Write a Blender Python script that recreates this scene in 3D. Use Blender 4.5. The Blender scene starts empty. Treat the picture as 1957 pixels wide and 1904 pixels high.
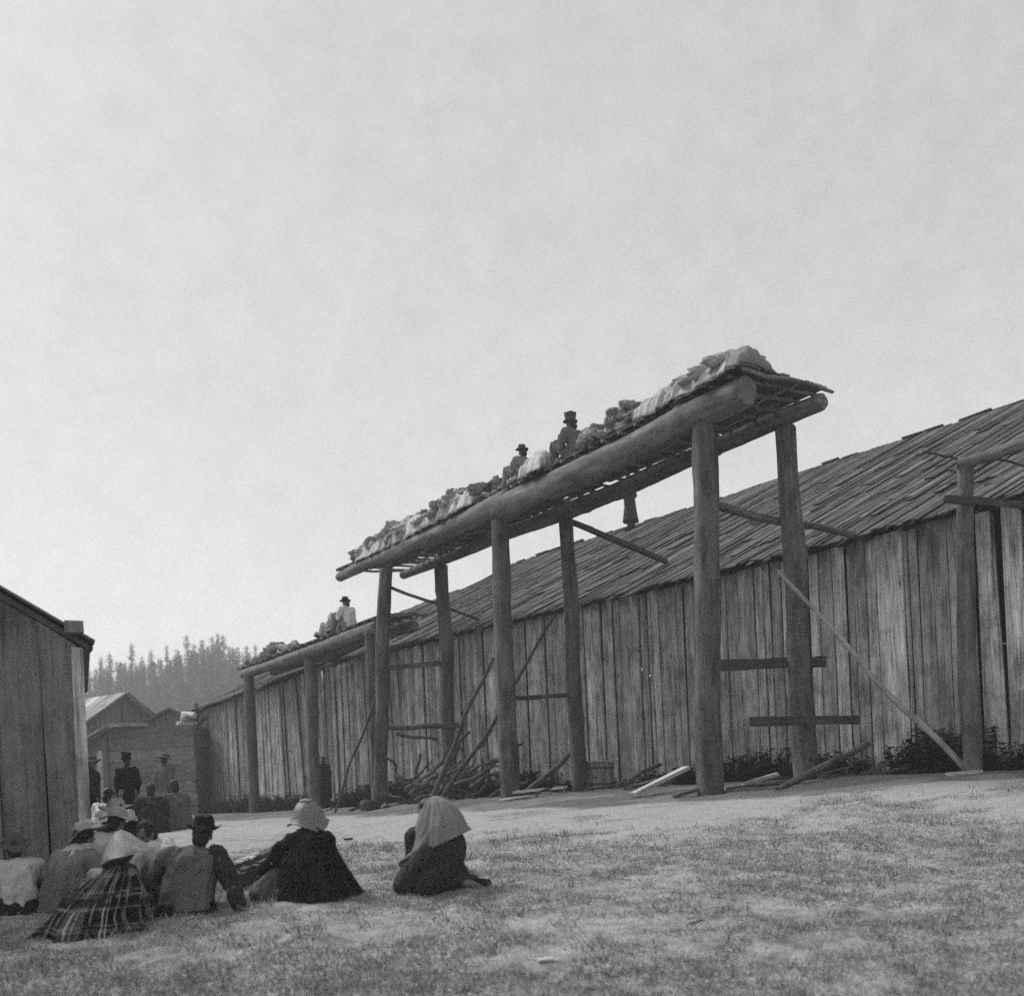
import bpy, math, random
import numpy as np
from mathutils import Vector, Matrix, Euler

random.seed(7); rng = np.random.default_rng(7)
R = random.uniform
SC = bpy.context.scene
COL = SC.collection

# ------------------------------------------------------------------ camera model
F = 1900.0; TH = math.radians(2.58); CT, ST = math.cos(TH), math.sin(TH)
def ray(x, y):
    u = (x - 978) / F; v = (1537 - y) / F
    return u * CT + v * ST, -u * ST + v * CT
def at(x, y, d):
    a, b = ray(x, y); return Vector((a * d, d, b * d))

# ------------------------------------------------------------------ terrain
def gz(x, y):
    x = np.asarray(x, float); y = np.asarray(y, float)
    k = np.interp(x, [-9, -3.4, 2, 3.1, 6, 12], [.25, .36, .9, 1.0, 1.6, 1.8])
    ye = np.where(y < 10, y, 10 + (y - 10) * k)
    xs = [-60, -5, 0, 5, 8, 10.5, 13, 15, 17, 25, 60]
    zs = [-5, -2.35, -1.8, -1.3, -.93, -.62, -.22, -.02, .15, .27, .3]
    z = sum(np.interp(ye + o, xs, zs) for o in (-1.2, -.6, 0, .6, 1.2)) / 5
    z = z + .05 * np.clip(y - 95, 0, 90)
    return z
def gzs(x, y): return float(gz(x, y))
def ground_at(px, py):
    a, b = ray(px, py); d = 3.0
    while d < 60:
        if b * d <= gzs(a * d, d) : break
        d += .02
    return Vector((a * d, d, gzs(a * d, d)))

# value noise
_tab = rng.random((64, 64, 64))
def vnoise(p):
    p = np.asarray(p, float); i = np.floor(p).astype(int); f = p - i; f = f * f * (3 - 2 * f)
    r = 0
    for dx in (0, 1):
        for dy in (0, 1):
            for dz in (0, 1):
                w = (f[..., 0] if dx else 1 - f[..., 0]) * (f[..., 1] if dy else 1 - f[..., 1]) * (f[..., 2] if dz else 1 - f[..., 2])
                r = r + w * _tab[(i[..., 0] + dx) % 64, (i[..., 1] + dy) % 64, (i[..., 2] + dz) % 64]
    return r
def fbm(p, oct=4):
    p = np.asarray(p, float); s = 0; a = .5; n = 0
    for k in range(oct):
        s = s + a * vnoise(p * 2 ** k + 17.3 * k); n += a; a *= .5
    return s / n

# ------------------------------------------------------------------ materials
class NT:
    def __init__(s, name):
        s.m = bpy.data.materials.new(name); s.m.use_nodes = True
        s.t = s.m.node_tree; s.b = s.t.nodes['Principled BSDF']
        s.b.inputs['Specular IOR Level'].default_value = .2
    def n(s, typ, **kw):
        nd = s.t.nodes.new(typ)
        for k, v in kw.items():
            if k.startswith('_'): setattr(nd, k[1:], v)
            else: nd.inputs[k.replace('9', ' ')].default_value = v
        return nd
    def l(s, a, b): s.t.links.new(a, b)
    def math(s, op, a, b=None, c=None):
        nd = s.t.nodes.new('ShaderNodeMath'); nd.operation = op
        for i, x in enumerate((a, b, c)):
            if x is None: continue
            if isinstance(x, (int, float)): nd.inputs[i].default_value = x
            else: s.l(x, nd.inputs[i])
        return nd.outputs[0]
    def ramp(s, fac, stops):
        nd = s.t.nodes.new('ShaderNodeValToRGB'); e = nd.color_ramp.elements
        while len(e) < len(stops): e.new(.5)
        for q, (p, v) in zip(e, stops): q.position = p; q.color = (v, v, v, 1)
        s.l(fac, nd.inputs[0]); return nd.outputs[0]
    def noise(s, vec, scale, detail=4, rough=.6):
        nd = s.n('ShaderNodeTexNoise'); nd.inputs['Scale'].default_value = scale
        nd.inputs['Detail'].default_value = detail; nd.inputs['Roughness'].default_value = rough
        if vec is not None: s.l(vec, nd.inputs['Vector'])
        return nd.outputs[0]
    def color(s, val): s.l(val, s.b.inputs['Base Color'])
    def bump(s, h, st=.4, d=.02):
        b = s.n('ShaderNodeBump'); b.inputs['Strength'].default_value = st; b.inputs['Distance'].default_value = d
        s.l(h, b.inputs['Height']); s.l(b.outputs[0], s.b.inputs['Normal'])

def wood(name, base, isl=.35, grain=.5, gs=30, blotch=.35, rough=.85, bump=.5):
    t = NT(name); uv = t.n('ShaderNodeUVMap').outputs[0]
    mp = t.n('ShaderNodeMapping'); t.l(uv, mp.inputs[0]); mp.inputs['Scale'].default_value = (gs, 1.1, 1)
    g = t.noise(mp.outputs[0], 1.0, 5, .65)
    mp2 = t.n('ShaderNodeMapping'); t.l(uv, mp2.inputs[0]); mp2.inputs['Scale'].default_value = (4.5, .9, 1)
    g2 = t.noise(mp2.outputs[0], 1.0, 4, .6)
    geo = t.n('ShaderNodeNewGeometry'); ri = geo.outputs['Random Per Island']
    gf = t.ramp(g, [(.3, 1 - grain * .8), (.5, 1), (.68, 1 + grain * .55)])
    tc = t.n('ShaderNodeTexCoord').outputs['Object']
    g3 = t.noise(tc, 2.2, 5, .7)
    bl = t.math('MULTIPLY', t.ramp(g2, [(.33, 1 - blotch), (.5, 1), (.68, 1 + blotch * .5)]), t.ramp(g3, [(.34, 1 - blotch * .8), (.5, 1), (.7, 1 + blotch * .4)]))
    il = t.math('ADD', 1 - isl, t.math('MULTIPLY', ri, 2 * isl))
    v = t.math('MULTIPLY', t.math('MULTIPLY', gf, bl), t.math('MULTIPLY', il, base))
    mp3 = t.n('ShaderNodeMapping'); t.l(uv, mp3.inputs[0]); mp3.inputs['Scale'].default_value = (9, 3.2, 1)
    v = t.math('MULTIPLY', v, t.ramp(t.noise(mp3.outputs[0], 1.0, 2, .5), [(.24, .3), (.31, 1), (.9, 1)]))
    t.color(v); t.b.inputs['Roughness'].default_value = rough
    t.bump(g, bump, .012); return t.m

def cloth(name, base, var=.25, scale=14, bump=.4, fine=180):
    t = NT(name); tc = t.n('ShaderNodeTexCoord').outputs['Object']
    n = t.noise(tc, scale, 4, .6); f = t.noise(tc, fine, 2, .5)
    v = t.math('MULTIPLY', t.math('ADD', 1 - var, t.math('MULTIPLY', n, 2 * var)), base)
    v = t.math('MULTIPLY', v, t.math('ADD', .8, t.math('MULTIPLY', f, .4)))
    t.color(v); t.b.inputs['Roughness'].default_value = .95; t.b.inputs['Specular IOR Level'].default_value = .08
    t.bump(n, bump, .02); return t.m

def plaid(name):
    t = NT(name); uv = t.n('ShaderNodeUVMap').outputs[0]
    sp = t.n('ShaderNodeSeparateXYZ'); t.l(uv, sp.inputs[0])
    nz = t.noise(uv, 3, 2); nz2 = t.noise(uv, 11, 3)
    def line(c, per, w, off):
        x = t.math('ADD', t.math('ADD', c, t.math('MULTIPLY', nz, .09)), off)
        m = t.math('FRACT', t.math('DIVIDE', x, per))
        return t.math('LESS_THAN', m, w)
    a = t.math('MAXIMUM', line(sp.outputs[0], .115, .09, 0), line(sp.outputs[0], .23, .05, .03))
    b = t.math('MAXIMUM', line(sp.outputs[1], .14, .1, .05), line(sp.outputs[1], .28, .06, .09))
    wide = t.math('MULTIPLY', line(sp.outputs[0], .62, .22, .08), .05)
    n3 = t.ramp(t.noise(uv, 6, 4, .7), [(.38, .12), (.52, 1), (.7, 1.8)])
    s = t.math('MULTIPLY', t.math('ADD', t.math('ADD', t.math('MULTIPLY', a, .22), t.math('MULTIPLY', b, .1)), wide), n3)
    t.color(t.math('ADD', s, .014)); t.b.inputs['Roughness'].default_value = .95
    t.b.inputs['Specular IOR Level'].default_value = .08
    t.bump(t.noise(uv, 9, 4), .5, .03); return t.m

def plain(name, v, rough=.8, var=.15, scale=20):
    t = NT(name); tc = t.n('ShaderNodeTexCoord').outputs['Object']
    n = t.noise(tc, scale, 3)
    t.color(t.math('MULTIPLY', t.math('ADD', 1 - var, t.math('MULTIPLY', n, 2 * var)), v))
    t.b.inputs['Roughness'].default_value = rough; return t.m

def foliage(name, v, var=.5):
    t = NT(name); geo = t.n('ShaderNodeNewGeometry')
    il = t.math('ADD', 1 - var, t.math('MULTIPLY', geo.outputs['Random Per Island'], 2 * var))
    t.color(t.math('MULTIPLY', il, v)); t.b.inputs['Roughness'].default_value = .75
    return t.m

def straw(name, v):
    t = NT(name); tc = t.n('ShaderNodeTexCoord').outputs['Object']
    sp = t.n('ShaderNodeSeparateXYZ'); t.l(tc, sp.inputs[0])
    w = t.math('SINE', t.math('MULTIPLY', sp.outputs[2], 420)); n = t.noise(tc, 40, 3)
    x = t.math('ADD', .55, t.math('ADD', t.math('MULTIPLY', w, .03), t.math('MULTIPLY', n, .8)))
    t.color(t.math('MULTIPLY', x, v)); t.bump(w, .3, .004); return t.m

M = {
 'wall': wood('cedar wall planks', .34, .36, .8, 26, .5),
 'wallb': wood('older cedar planks', .28, .36, .8, 26, .5),
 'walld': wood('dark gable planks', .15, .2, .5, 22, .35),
 'roof': wood('roof boards', .08, .55, .8, 20, .55),
 'post': wood('peeled log posts', .105, .12, .6, 14, .5),
 'beam': wood('peeled log beams', .13, .06, .55, 10, .4),
 'dark': wood('dark weathered board', .055, .25, .5, 24, .3),
 'pole': wood('thin pole wood', .2, .2, .5, 40, .5),
 'polepale': wood('peeled pole wood', .27, .1, .5, 40, .5),
 'pale': wood('pale split board', .42, .15, .4, 24, .3),
 'drift': wood('grey driftwood', .075, .4, .6, 20, .4),
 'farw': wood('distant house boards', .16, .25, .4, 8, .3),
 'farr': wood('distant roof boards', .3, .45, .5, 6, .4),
 'skin': plain('brown skin', .14, .6, .1),
 'hair': plain('black hair', .02, .5, .2, 60),
 'blk': cloth('black wool', .016, .3), 'dkgrey': cloth('dark grey wool', .035, .35),
 'grey': cloth('grey tweed', .11, .25, 9), 'mid': cloth('mid grey cloth', .17, .3, 8),
 'lt': cloth('light cotton cloth', .4, .2, 10), 'wht': cloth('white cotton cloth', .55, .15, 10),
 'shawl': cloth('pale wool shawl', .19, .2, 8), 'fur': cloth('shaggy dark blanket', .022, .5, 30, .9),
 'plaid': plaid('plaid wool'), 'felt': plain('black felt', .012, .9), 'feltg': plain('grey felt', .07, .9),
 'straw': straw('pale woven straw', .25), 'strawd': straw('weathered woven straw', .17),
 'weed': foliage('weed leaves', .026, .5), 'needle': foliage('conifer needles', .115, .4),
 'bark': plain('conifer bark', .09), 'grass': foliage('dry short grass', .24, .45),
 'shell': plain('white shell and stone', .5, .7, .3, 8),
 'eye': plain('dark eye', .02, .3),
}
BL = [cloth('blanket wool %s' % w, v, .3, 9, .6, 90) for w, v in (('pale', .38), ('cream', .32), ('grey', .22), ('soft grey', .29), ('light', .45))]

def mat_ground():
    t = NT('trodden earth and short grass'); tc = t.n('ShaderNodeTexCoord').outputs['Object']
    at_ = t.n('ShaderNodeVertexColor'); at_.layer_name = 'soil'
    sp = t.n('ShaderNodeSeparateColor'); t.l(at_.outputs[0], sp.inputs[0])
    path, dark = sp.outputs[0], sp.outputs[1]
    mp = t.n('ShaderNodeMapping'); t.l(tc, mp.inputs[0]); mp.inputs['Scale'].default_value = (.8, 1.5, 1)
    big = t.noise(mp.outputs[0], 1.3, 5, .65); mid = t.noise(tc, 6, 5, .7); fine = t.noise(tc, 55, 3, .7)
    gr = t.ramp(big, [(.36, .2), (.5, .24), (.64, .285)])
    gr = t.math('MULTIPLY', gr, t.ramp(mid, [(.34, .55), (.5, 1), (.66, 1.35)]))
    gr = t.math('MULTIPLY', gr, t.ramp(fine, [(.28, .45), (.5, 1), (.72, 1.6)]))
    pa = t.math('MULTIPLY', t.math('ADD', .22, t.math('MULTIPLY', mid, .2)), t.math('ADD', .8, t.math('MULTIPLY', fine, .4)))
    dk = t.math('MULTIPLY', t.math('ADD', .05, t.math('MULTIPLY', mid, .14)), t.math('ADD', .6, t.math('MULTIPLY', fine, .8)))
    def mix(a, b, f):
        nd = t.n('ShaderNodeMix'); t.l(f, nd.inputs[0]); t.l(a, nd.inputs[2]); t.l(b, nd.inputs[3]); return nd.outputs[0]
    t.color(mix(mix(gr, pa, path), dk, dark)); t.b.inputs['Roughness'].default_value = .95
    t.b.inputs['Specular IOR Level'].default_value = .05
    t.bump(t.math('ADD', mid, t.math('MULTIPLY', fine, .5)), .7, .04); return t.m

# ------------------------------------------------------------------ mesh building
class MB:
    def __init__(s): s.v = []; s.f = []; s.uv = []
    def box(s, c, ax, ay, az, jit=0.0, taper=1.0):
        """half vectors; az is the long (grain) axis"""
        c, ax, ay, az = Vector(c), Vector(ax), Vector(ay), Vector(az); b = len(s.v)
        lx, ly, lz = ax.length, ay.length, az.length; o = (R(0, 50), R(0, 50))
        for sz in (-1, 1):
            k = taper if sz > 0 else 1
            for sx, sy in ((-1, -1), (1, -1), (1, 1), (-1, 1)):
                p = c + ax * sx * k + ay * sy * k + az * sz
                if jit: p = p + Vector((R(-jit, jit), R(-jit, jit), R(-jit, jit)))
                s.v.append(p[:])
        u = [0, 2 * lx, 2 * lx + 2 * ly, 4 * lx + 2 * ly, 4 * lx + 4 * ly]
        for k in range(4):
            s.f.append((b + k, b + (k + 1) % 4, b + 4 + (k + 1) % 4, b + 4 + k))
            s.uv += [(o[0] + u[k], o[1]), (o[0] + u[k + 1], o[1]), (o[0] + u[k + 1], o[1] + 2 * lz), (o[0] + u[k], o[1] + 2 * lz)]
        for q in ((b + 3, b + 2, b + 1, b), (b + 4, b + 5, b + 6, b + 7)):
            s.f.append(q); s.uv += [(o[0], o[1]), (o[0] + .1, o[1]), (o[0] + .1, o[1] + .1), (o[0], o[1] + .1)]
    def beam(s, p0, p1, w, h, up=(0, 0, 1), jit=0.0, taper=1.0):
        p0, p1 = Vector(p0), Vector(p1); d = p1 - p0; up = Vector(up)
        x = d.cross(up)
        if x.length < 1e-5: x = d.cross(Vector((1, 0, 0)))
        x.normalize(); y = x.cross(d).normalized()
        s.box((p0 + p1) / 2, x * w / 2, y * h / 2, d / 2, jit, taper)
    def tube(s, pts, rad, n=14, wob=0.0, cap=True):
        pts = [Vector(p) for p in pts]
        if not isinstance(rad, (list, tuple)): rad = [rad] * len(pts)
        b = len(s.v); o = (R(0, 50), R(0, 50)); L = 0; ls = []; ph = R(0, 6)
        x = None
        for i, p in enumerate(pts):
            d = (pts[min(i + 1, len(pts) - 1)] - pts[max(i - 1, 0)]).normalized()
            if x is None:
                x = d.cross(Vector((.13, .31, .94)))
                if x.length < .05: x = d.cross(Vector((1, 0, 0)))
            x = (x - d * x.dot(d)).normalized(); y = d.cross(x)
            if i: L += (p - pts[i - 1]).length
            ls.append(L)
            for k in range(n):
                a = 2 * math.pi * k / n
                r = rad[i] * (1 + wob * (math.sin(2 * a + ph + i) * .5 + R(-.5, .5)))
                s.v.append((p + x * math.cos(a) * r + y * math.sin(a) * r)[:])
        for i in range(len(pts) - 1):
            c = 2 * math.pi * rad[0]
            for k in range(n):
                k2 = (k + 1) % n
                s.f.append((b + i * n + k, b + i * n + k2, b + (i + 1) * n + k2, b + (i + 1) * n + k))
                s.uv += [(o[0] + c * k / n, o[1] + ls[i]), (o[0] + c * (k + 1) / n, o[1] + ls[i]),
                         (o[0] + c * (k + 1) / n, o[1] + ls[i + 1]), (o[0] + c * k / n, o[1] + ls[i + 1])]
        if cap:
            for base, rev in ((b, True), (b + (len(pts) - 1) * n, False)):
                idx = [base + k for k in range(n)]
                s.f.append(tuple(reversed(idx)) if rev else tuple(idx))
                s.uv += [(o[0] + .1 * math.cos(k), o[1] + .1 * math.sin(k)) for k in range(n)]
    def log(s, p0, p1, r0, r1, n=20, seg=14, wob=.07, bend=.035):
        p0, p1 = Vector(p0), Vector(p1); pts = []; rad = []; L = (p1 - p0).length
        if max(r0, r1) > .1 and n >= 14: seg = max(seg, int(L / .13)); n = max(n, 24)
        ph = [R(0, 6) for _ in range(4)]; ax = (p1 - p0).normalized(); x = ax.cross(Vector((.3, .5, .8))).normalized(); y = ax.cross(x)
        for i in range(seg + 1):
            k = i / seg; e = math.sin(math.pi * k)
            off = (x * (math.sin(k * 5 + ph[0]) + .4 * math.sin(k * 13 + ph[1])) + y * (math.sin(k * 4 + ph[2]) + .4 * math.sin(k * 11 + ph[3]))) * bend * e
            pts.append(p0.lerp(p1, k) + off); rad.append((r0 + (r1 - r0) * k) * (1 + .03 * math.sin(k * 17 + ph[1]) + R(-.015, .015)))
        pts.insert(1, pts[0].lerp(pts[1], .2)); rad.insert(1, rad[0]); rad[0] *= .9
        pts.insert(-1, pts[-1].lerp(pts[-2], .2)); rad.insert(-1, rad[-1]); rad[-1] *= .9
        b0 = len(s.v); s.tube(pts, rad, n, 0)
        v = np.array(s.v[b0:]); m = len(pts); c = np.repeat(np.array([p[:] for p in pts]), n, 0); d = v - c
        an = np.tile(np.linspace(0, 2 * np.pi, n, endpoint=False), m); ln = np.repeat(np.linspace(0, L, m), n); sd = R(0, 40)
        q = np.stack([np.cos(an) * 1.3 + sd, np.sin(an) * 1.3 + sd, ln * .9], 1); q2 = np.stack([np.cos(an) * 5 + sd, np.sin(an) * 5, ln * .8], 1)
        f = 1 + (fbm(q, 3) - .5) * wob * 4 - np.clip(np.abs(fbm(q2, 2) - .5) * -8 + .5, 0, .5) * wob * .9
        if max(r0, r1) > .1:
            for _ in range(int(L * 1.3)):
                a0, l0 = R(0, 6.28), R(0, L); da = (an - a0 + np.pi) % (2 * np.pi) - np.pi; rr = .5 * (r0 + r1)
                f += .16 * np.exp(-((da * rr) ** 2 + (ln - l0) ** 2) / .0035)
        s.v[b0:] = (c + d * f[:, None]).tolist()
    def lathe(s, prof, n=36, ax=Matrix()):
        b = len(s.v)
        for r, z in prof:
            for k in range(n):
                a = 2 * math.pi * k / n
                s.v.append((ax @ Vector((r * math.cos(a), r * math.sin(a), z)))[:])
        for i in range(len(prof) - 1):
            for k in range(n):
                k2 = (k + 1) % n
                s.f.append((b + i * n + k, b + i * n + k2, b + (i + 1) * n + k2, b + (i + 1) * n + k))
                s.uv += [(k / n, i), ((k + 1) / n, i), ((k + 1) / n, i + 1), (k / n, i + 1)]
    def sphere(s, c, r, n=14, m=9):
        c = Vector(c); r = r if isinstance(r, (tuple, list)) else (r, r, r); b = len(s.v)
        s.v.append((c + Vector((0, 0, -r[2])))[:])
        for i in range(1, m):
            t = math.pi * i / m
            for k in range(n):
                a = 2 * math.pi * k / n
                s.v.append((c + Vector((r[0] * math.sin(t) * math.cos(a), r[1] * math.sin(t) * math.sin(a), -r[2] * math.cos(t))))[:])
        s.v.append((c + Vector((0, 0, r[2])))[:]); top = len(s.v) - 1
        for k in range(n):
            k2 = (k + 1) % n
            s.f.append((b, b + 1 + k2, b + 1 + k)); s.uv += [(0, 0)] * 3
            for i in range(m - 2):
                s.f.append((b + 1 + i * n + k, b + 1 + i * n + k2, b + 1 + (i + 1) * n + k2, b + 1 + (i + 1) * n + k)); s.uv += [(0, 0)] * 4
            s.f.append((top, b + 1 + (m - 2) * n + k, b + 1 + (m - 2) * n + k2)); s.uv += [(0, 0)] * 3
    def cap(s, p0, r0, p1, r1):
        s.sphere(p0, r0); s.sphere(p1, r1)
        s.tube([p0, p1], [r0, r1], 14)
    def quad(s, a, b, c, d):
        i = len(s.v); s.v += [tuple(a), tuple(b), tuple(c), tuple(d)]; s.f.append((i, i + 1, i + 2, i + 3)); s.uv += [(0, 0), (1, 0), (1, 1), (0, 1)]
    def mesh(s, name):
        me = bpy.data.meshes.new(name); me.from_pydata(s.v, [], s.f)
        ul = me.uv_layers.new(name='UVMap')
        if len(s.uv) == len(ul.data): ul.data.foreach_set('uv', np.array(s.uv, np.float32).ravel())
        me.update(); return me
    def build(s, name, mat, parent=None, smooth=None):
        me = s.mesh(name); me.materials.append(mat)
        o = bpy.data.objects.new(name, me); COL.objects.link(o)
        if parent is not None: o.parent = parent
        if smooth: shade(me, smooth)
        return o
def shade(me, ang):
    me.polygons.foreach_set('use_smooth', [True] * len(me.polygons))
    if ang < 180:
        try: me.set_sharp_from_angle(angle=math.radians(ang))
        except Exception: pass

def tag(o, label=None, cat=None, group=None, kind=None):
    for k, v in (('label', label), ('category', cat), ('group', group), ('kind', kind)):
        if v: o[k] = v
    return o
def empty(name, loc=(0, 0, 0), rz=0, label=None, cat=None, group=None):
    o = bpy.data.objects.new(name, None); COL.objects.link(o); o.location = loc; o.rotation_euler = (0, 0, rz)
    o.empty_display_size = .2
    return tag(o, label, cat, group)
def copy_tree(o, parent=None):
    c = o.copy(); COL.objects.link(c); c.parent = parent
    for ch in list(o.children): copy_tree(ch, c)
    return c

def remesh(mb, name, mat, parent, voxel=.012, smooth=4, wr=0.0, wscale=9.0, squash=None):
    me = mb.mesh(name); o = bpy.data.objects.new(name, me); COL.objects.link(o)
    m = o.modifiers.new('r', 'REMESH'); m.mode = 'VOXEL'; m.voxel_size = voxel
    if smooth:
        q = o.modifiers.new('s', 'SMOOTH'); q.factor = .5; q.iterations = smooth
    dg = bpy.context.evaluated_depsgraph_get()
    nm = bpy.data.meshes.new_from_object(o.evaluated_get(dg)); nm.name = name
    bpy.data.objects.remove(o); bpy.data.meshes.remove(me)
    n = len(nm.vertices); co = np.empty(n * 3, np.float32); nm.vertices.foreach_get('co', co); co = co.reshape(-1, 3)
    if wr:
        no = np.empty(n * 3, np.float32); nm.vertices.foreach_get('normal', no); no = no.reshape(-1, 3)
        q = co * np.array([wscale, wscale, wscale * .45])
        k = fbm(q + 3, 3) - .5; k2 = np.abs(fbm(q * 1.7 + 40, 2) - .5)
        co = co + no * np.maximum((k * 2 - k2 * 2.5 + .55) * wr, -.004)[:, None]
    nm.vertices.foreach_set('co', co.astype(np.float32).ravel())
    nm.materials.clear(); nm.materials.append(mat); nm.update()
    shade(nm, 180)
    ob = bpy.data.objects.new(name, nm); COL.objects.link(ob); ob.parent = parent
    return ob

def loft(name, secs, mat, parent, folds=9, amp=.06, n=72, seed=0, sub=5, thick=.012):
    """secs: (cx,cy,cz,rx,ry,slope)"""
    P = np.array([list(s) + [0] * (6 - len(s)) for s in secs], float)
    T = np.linspace(0, len(P) - 1, (len(P) - 1) * sub + 1); idx = np.arange(len(P))
    S = np.stack([np.interp(T, idx, P[:, c]) for c in range(6)], 1)
    for _ in range(2): S[1:-1] = (S[:-2] + 2 * S[1:-1] + S[2:]) / 4
    b = MB(); nz = len(S); a = np.linspace(0, 2 * np.pi, n, endpoint=False)
    ph = seed * 1.7; length = 0
    for i, (cx, cy, cz, rx, ry, sl) in enumerate(S):
        k = 1 - i / (nz - 1)
        f = 1 + amp * (.35 + .65 * k) * (np.sin(folds * a + ph + 1.2 * i / nz) * .6 + np.sin((folds * 2 + 1) * a + 2 * ph - 2 * i / nz) * .4)
        q = np.stack([np.cos(a) * 2 + seed, np.sin(a) * 2, np.full(n, cz * 5)], 1)
        f = f + (fbm(q, 3) - .5) * amp * 3
        if i: length += math.hypot(S[i, 2] - S[i - 1, 2], S[i, 0] - S[i - 1, 0])
        for j in range(n):
            x = math.cos(a[j]) * rx * f[j]; y = math.sin(a[j]) * ry * f[j]
            b.v.append((cx + x, cy + y, cz + sl * x))
        if i:
            for j in range(n):
                j2 = (j + 1) % n; o = (i - 1) * n
                b.f.append((o + j, o + j2, o + n + j2, o + n + j))
                w = .38 * 2 * math.pi
                b.uv += [(w * j / n, length), (w * (j + 1) / n, length), (w * (j + 1) / n, length + .05), (w * j / n, length + .05)]
    b.f.append(tuple((nz - 1) * n + j for j in range(n))); b.uv += [(0, 0)] * n
    o = b.build(name, mat, parent, 180)
    m = o.modifiers.new('thickness', 'SOLIDIFY'); m.thickness = thick; m.offset = -1
    return o

def fur_strands(root, secs, mat, n=5200):
    b = MB(); S = np.array(secs, float); zs_ = S[:, 2]
    for _ in range(n):
        z = R(zs_[0] + .02, zs_[-1]); a = R(0, 6.283)
        cx, cy, rx, ry = [float(np.interp(z, zs_, S[:, c])) for c in (0, 1, 3, 4)]
        k = R(.93, 1.05); p = Vector((cx + math.cos(a) * rx * k, cy + math.sin(a) * ry * k, z)); o = Vector((math.cos(a), math.sin(a), 0)); t_ = Vector((-o.y, o.x, 0))
        l = R(.04, .1); e = p + o * R(.01, .07) + t_ * R(-.05, .05) - Z * l; w = R(.003, .007)
        b.quad(p - t_ * w, p + t_ * w, e + t_ * w * .3, e - t_ * w * .3)
    return b.build('fur_fringe', mat, root)
Z = Vector((0, 0, 1))
# ------------------------------------------------------------------ people
def finger_hand(mb, wrist, d, side, down=(0, 0, -1), curl=.35, s=1.0, r=.0085):
    """palm and five fingers from wrist along d"""
    w = Vector(wrist); d = Vector(d).normalized(); dn = Vector(down); dn = (dn - d * dn.dot(d)).normalized(); sd = d.cross(dn) * side
    for k, (o, L) in enumerate(((-.03, .068), (-.01, .077), (.011, .072), (.031, .056))):
        base = w + d * .085 * s + sd * o * s
        mb.cap(w + d * .02 * s + sd * o * .6 * s, .017 * s, base, .0125 * s)
        m1 = base + (d * math.cos(curl * .6) + dn * math.sin(curl * .6)) * L * .5 * s
        m2 = m1 + (d * math.cos(curl * 1.5) + dn * math.sin(curl * 1.5)) * L * .5 * s
        mb.cap(base, r * 1.1, m1, r); mb.cap(m1, r, m2, r * .85)
    t0 = w + d * .03 * s - sd * .025 * s; t1 = t0 + (d * .6 - sd * .8).normalized() * .04 * s; t2 = t1 + (d * .9 - sd * .3 + dn * .2).normalized() * .032 * s
    mb.cap(t0, .013 * s, t1, r * 1.15); mb.cap(t1, r * 1.15, t2, r)

POSES = {
 'stand': dict(pelvis=(0, 0, .95), belly=(0, .01, 1.1), chest=(0, 0, 1.3), neck=(0, 0, 1.48), head=(0, .025, 1.63),
   shL=(-.18, 0, 1.43), shR=(.18, 0, 1.43), elL=(-.215, -.04, 1.14), elR=(.215, -.04, 1.14), wrL=(-.2, .06, .91), wrR=(.2, .06, .91),
   hipL=(-.09, 0, .93), hipR=(.09, 0, .93), knL=(-.1, .02, .5), knR=(.1, .03, .5), anL=(-.1, -.02, .09), anR=(.11, -.02, .09), toL=(-.13, .15, .03), toR=(.14, .15, .03)),
 'sit': dict(pelvis=(0, 0, .13), belly=(0, .01, .26), chest=(0, .05, .42), neck=(0, .1, .6), head=(0, .15, .745),
   shL=(-.18, .08, .55), shR=(.18, .08, .55), elL=(-.24, .2, .33), elR=(.24, .2, .33), wrL=(-.1, .4, .36), wrR=(.1, .4, .36),
   hipL=(-.1, .04, .12), hipR=(.1, .04, .12), knL=(-.15, .43, .43), knR=(.15, .43, .43), anL=(-.13, .6, .08), anR=(.13, .6, .08), toL=(-.15, .78, .03), toR=(.15, .78, .03)),
 'kneel': dict(pelvis=(0, -.08, .33), belly=(0, -.04, .44), chest=(0, .04, .58), neck=(0, .12, .74), head=(0, .19, .85),
   shL=(-.17, .1, .69), shR=(.17, .1, .69), elL=(-.2, .26, .46), elR=(.2, .26, .46), wrL=(-.08, .4, .4), wrR=(.08, .4, .4),
   hipL=(-.1, -.07, .3), hipR=(.1, -.07, .3), knL=(-.14, .3, .09), knR=(.14, .3, .09), anL=(-.1, -.2, .08), anR=(.1, -.2, .08), toL=(-.1, -.34, .04), toR=(.1, -.34, .04)),
}
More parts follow.
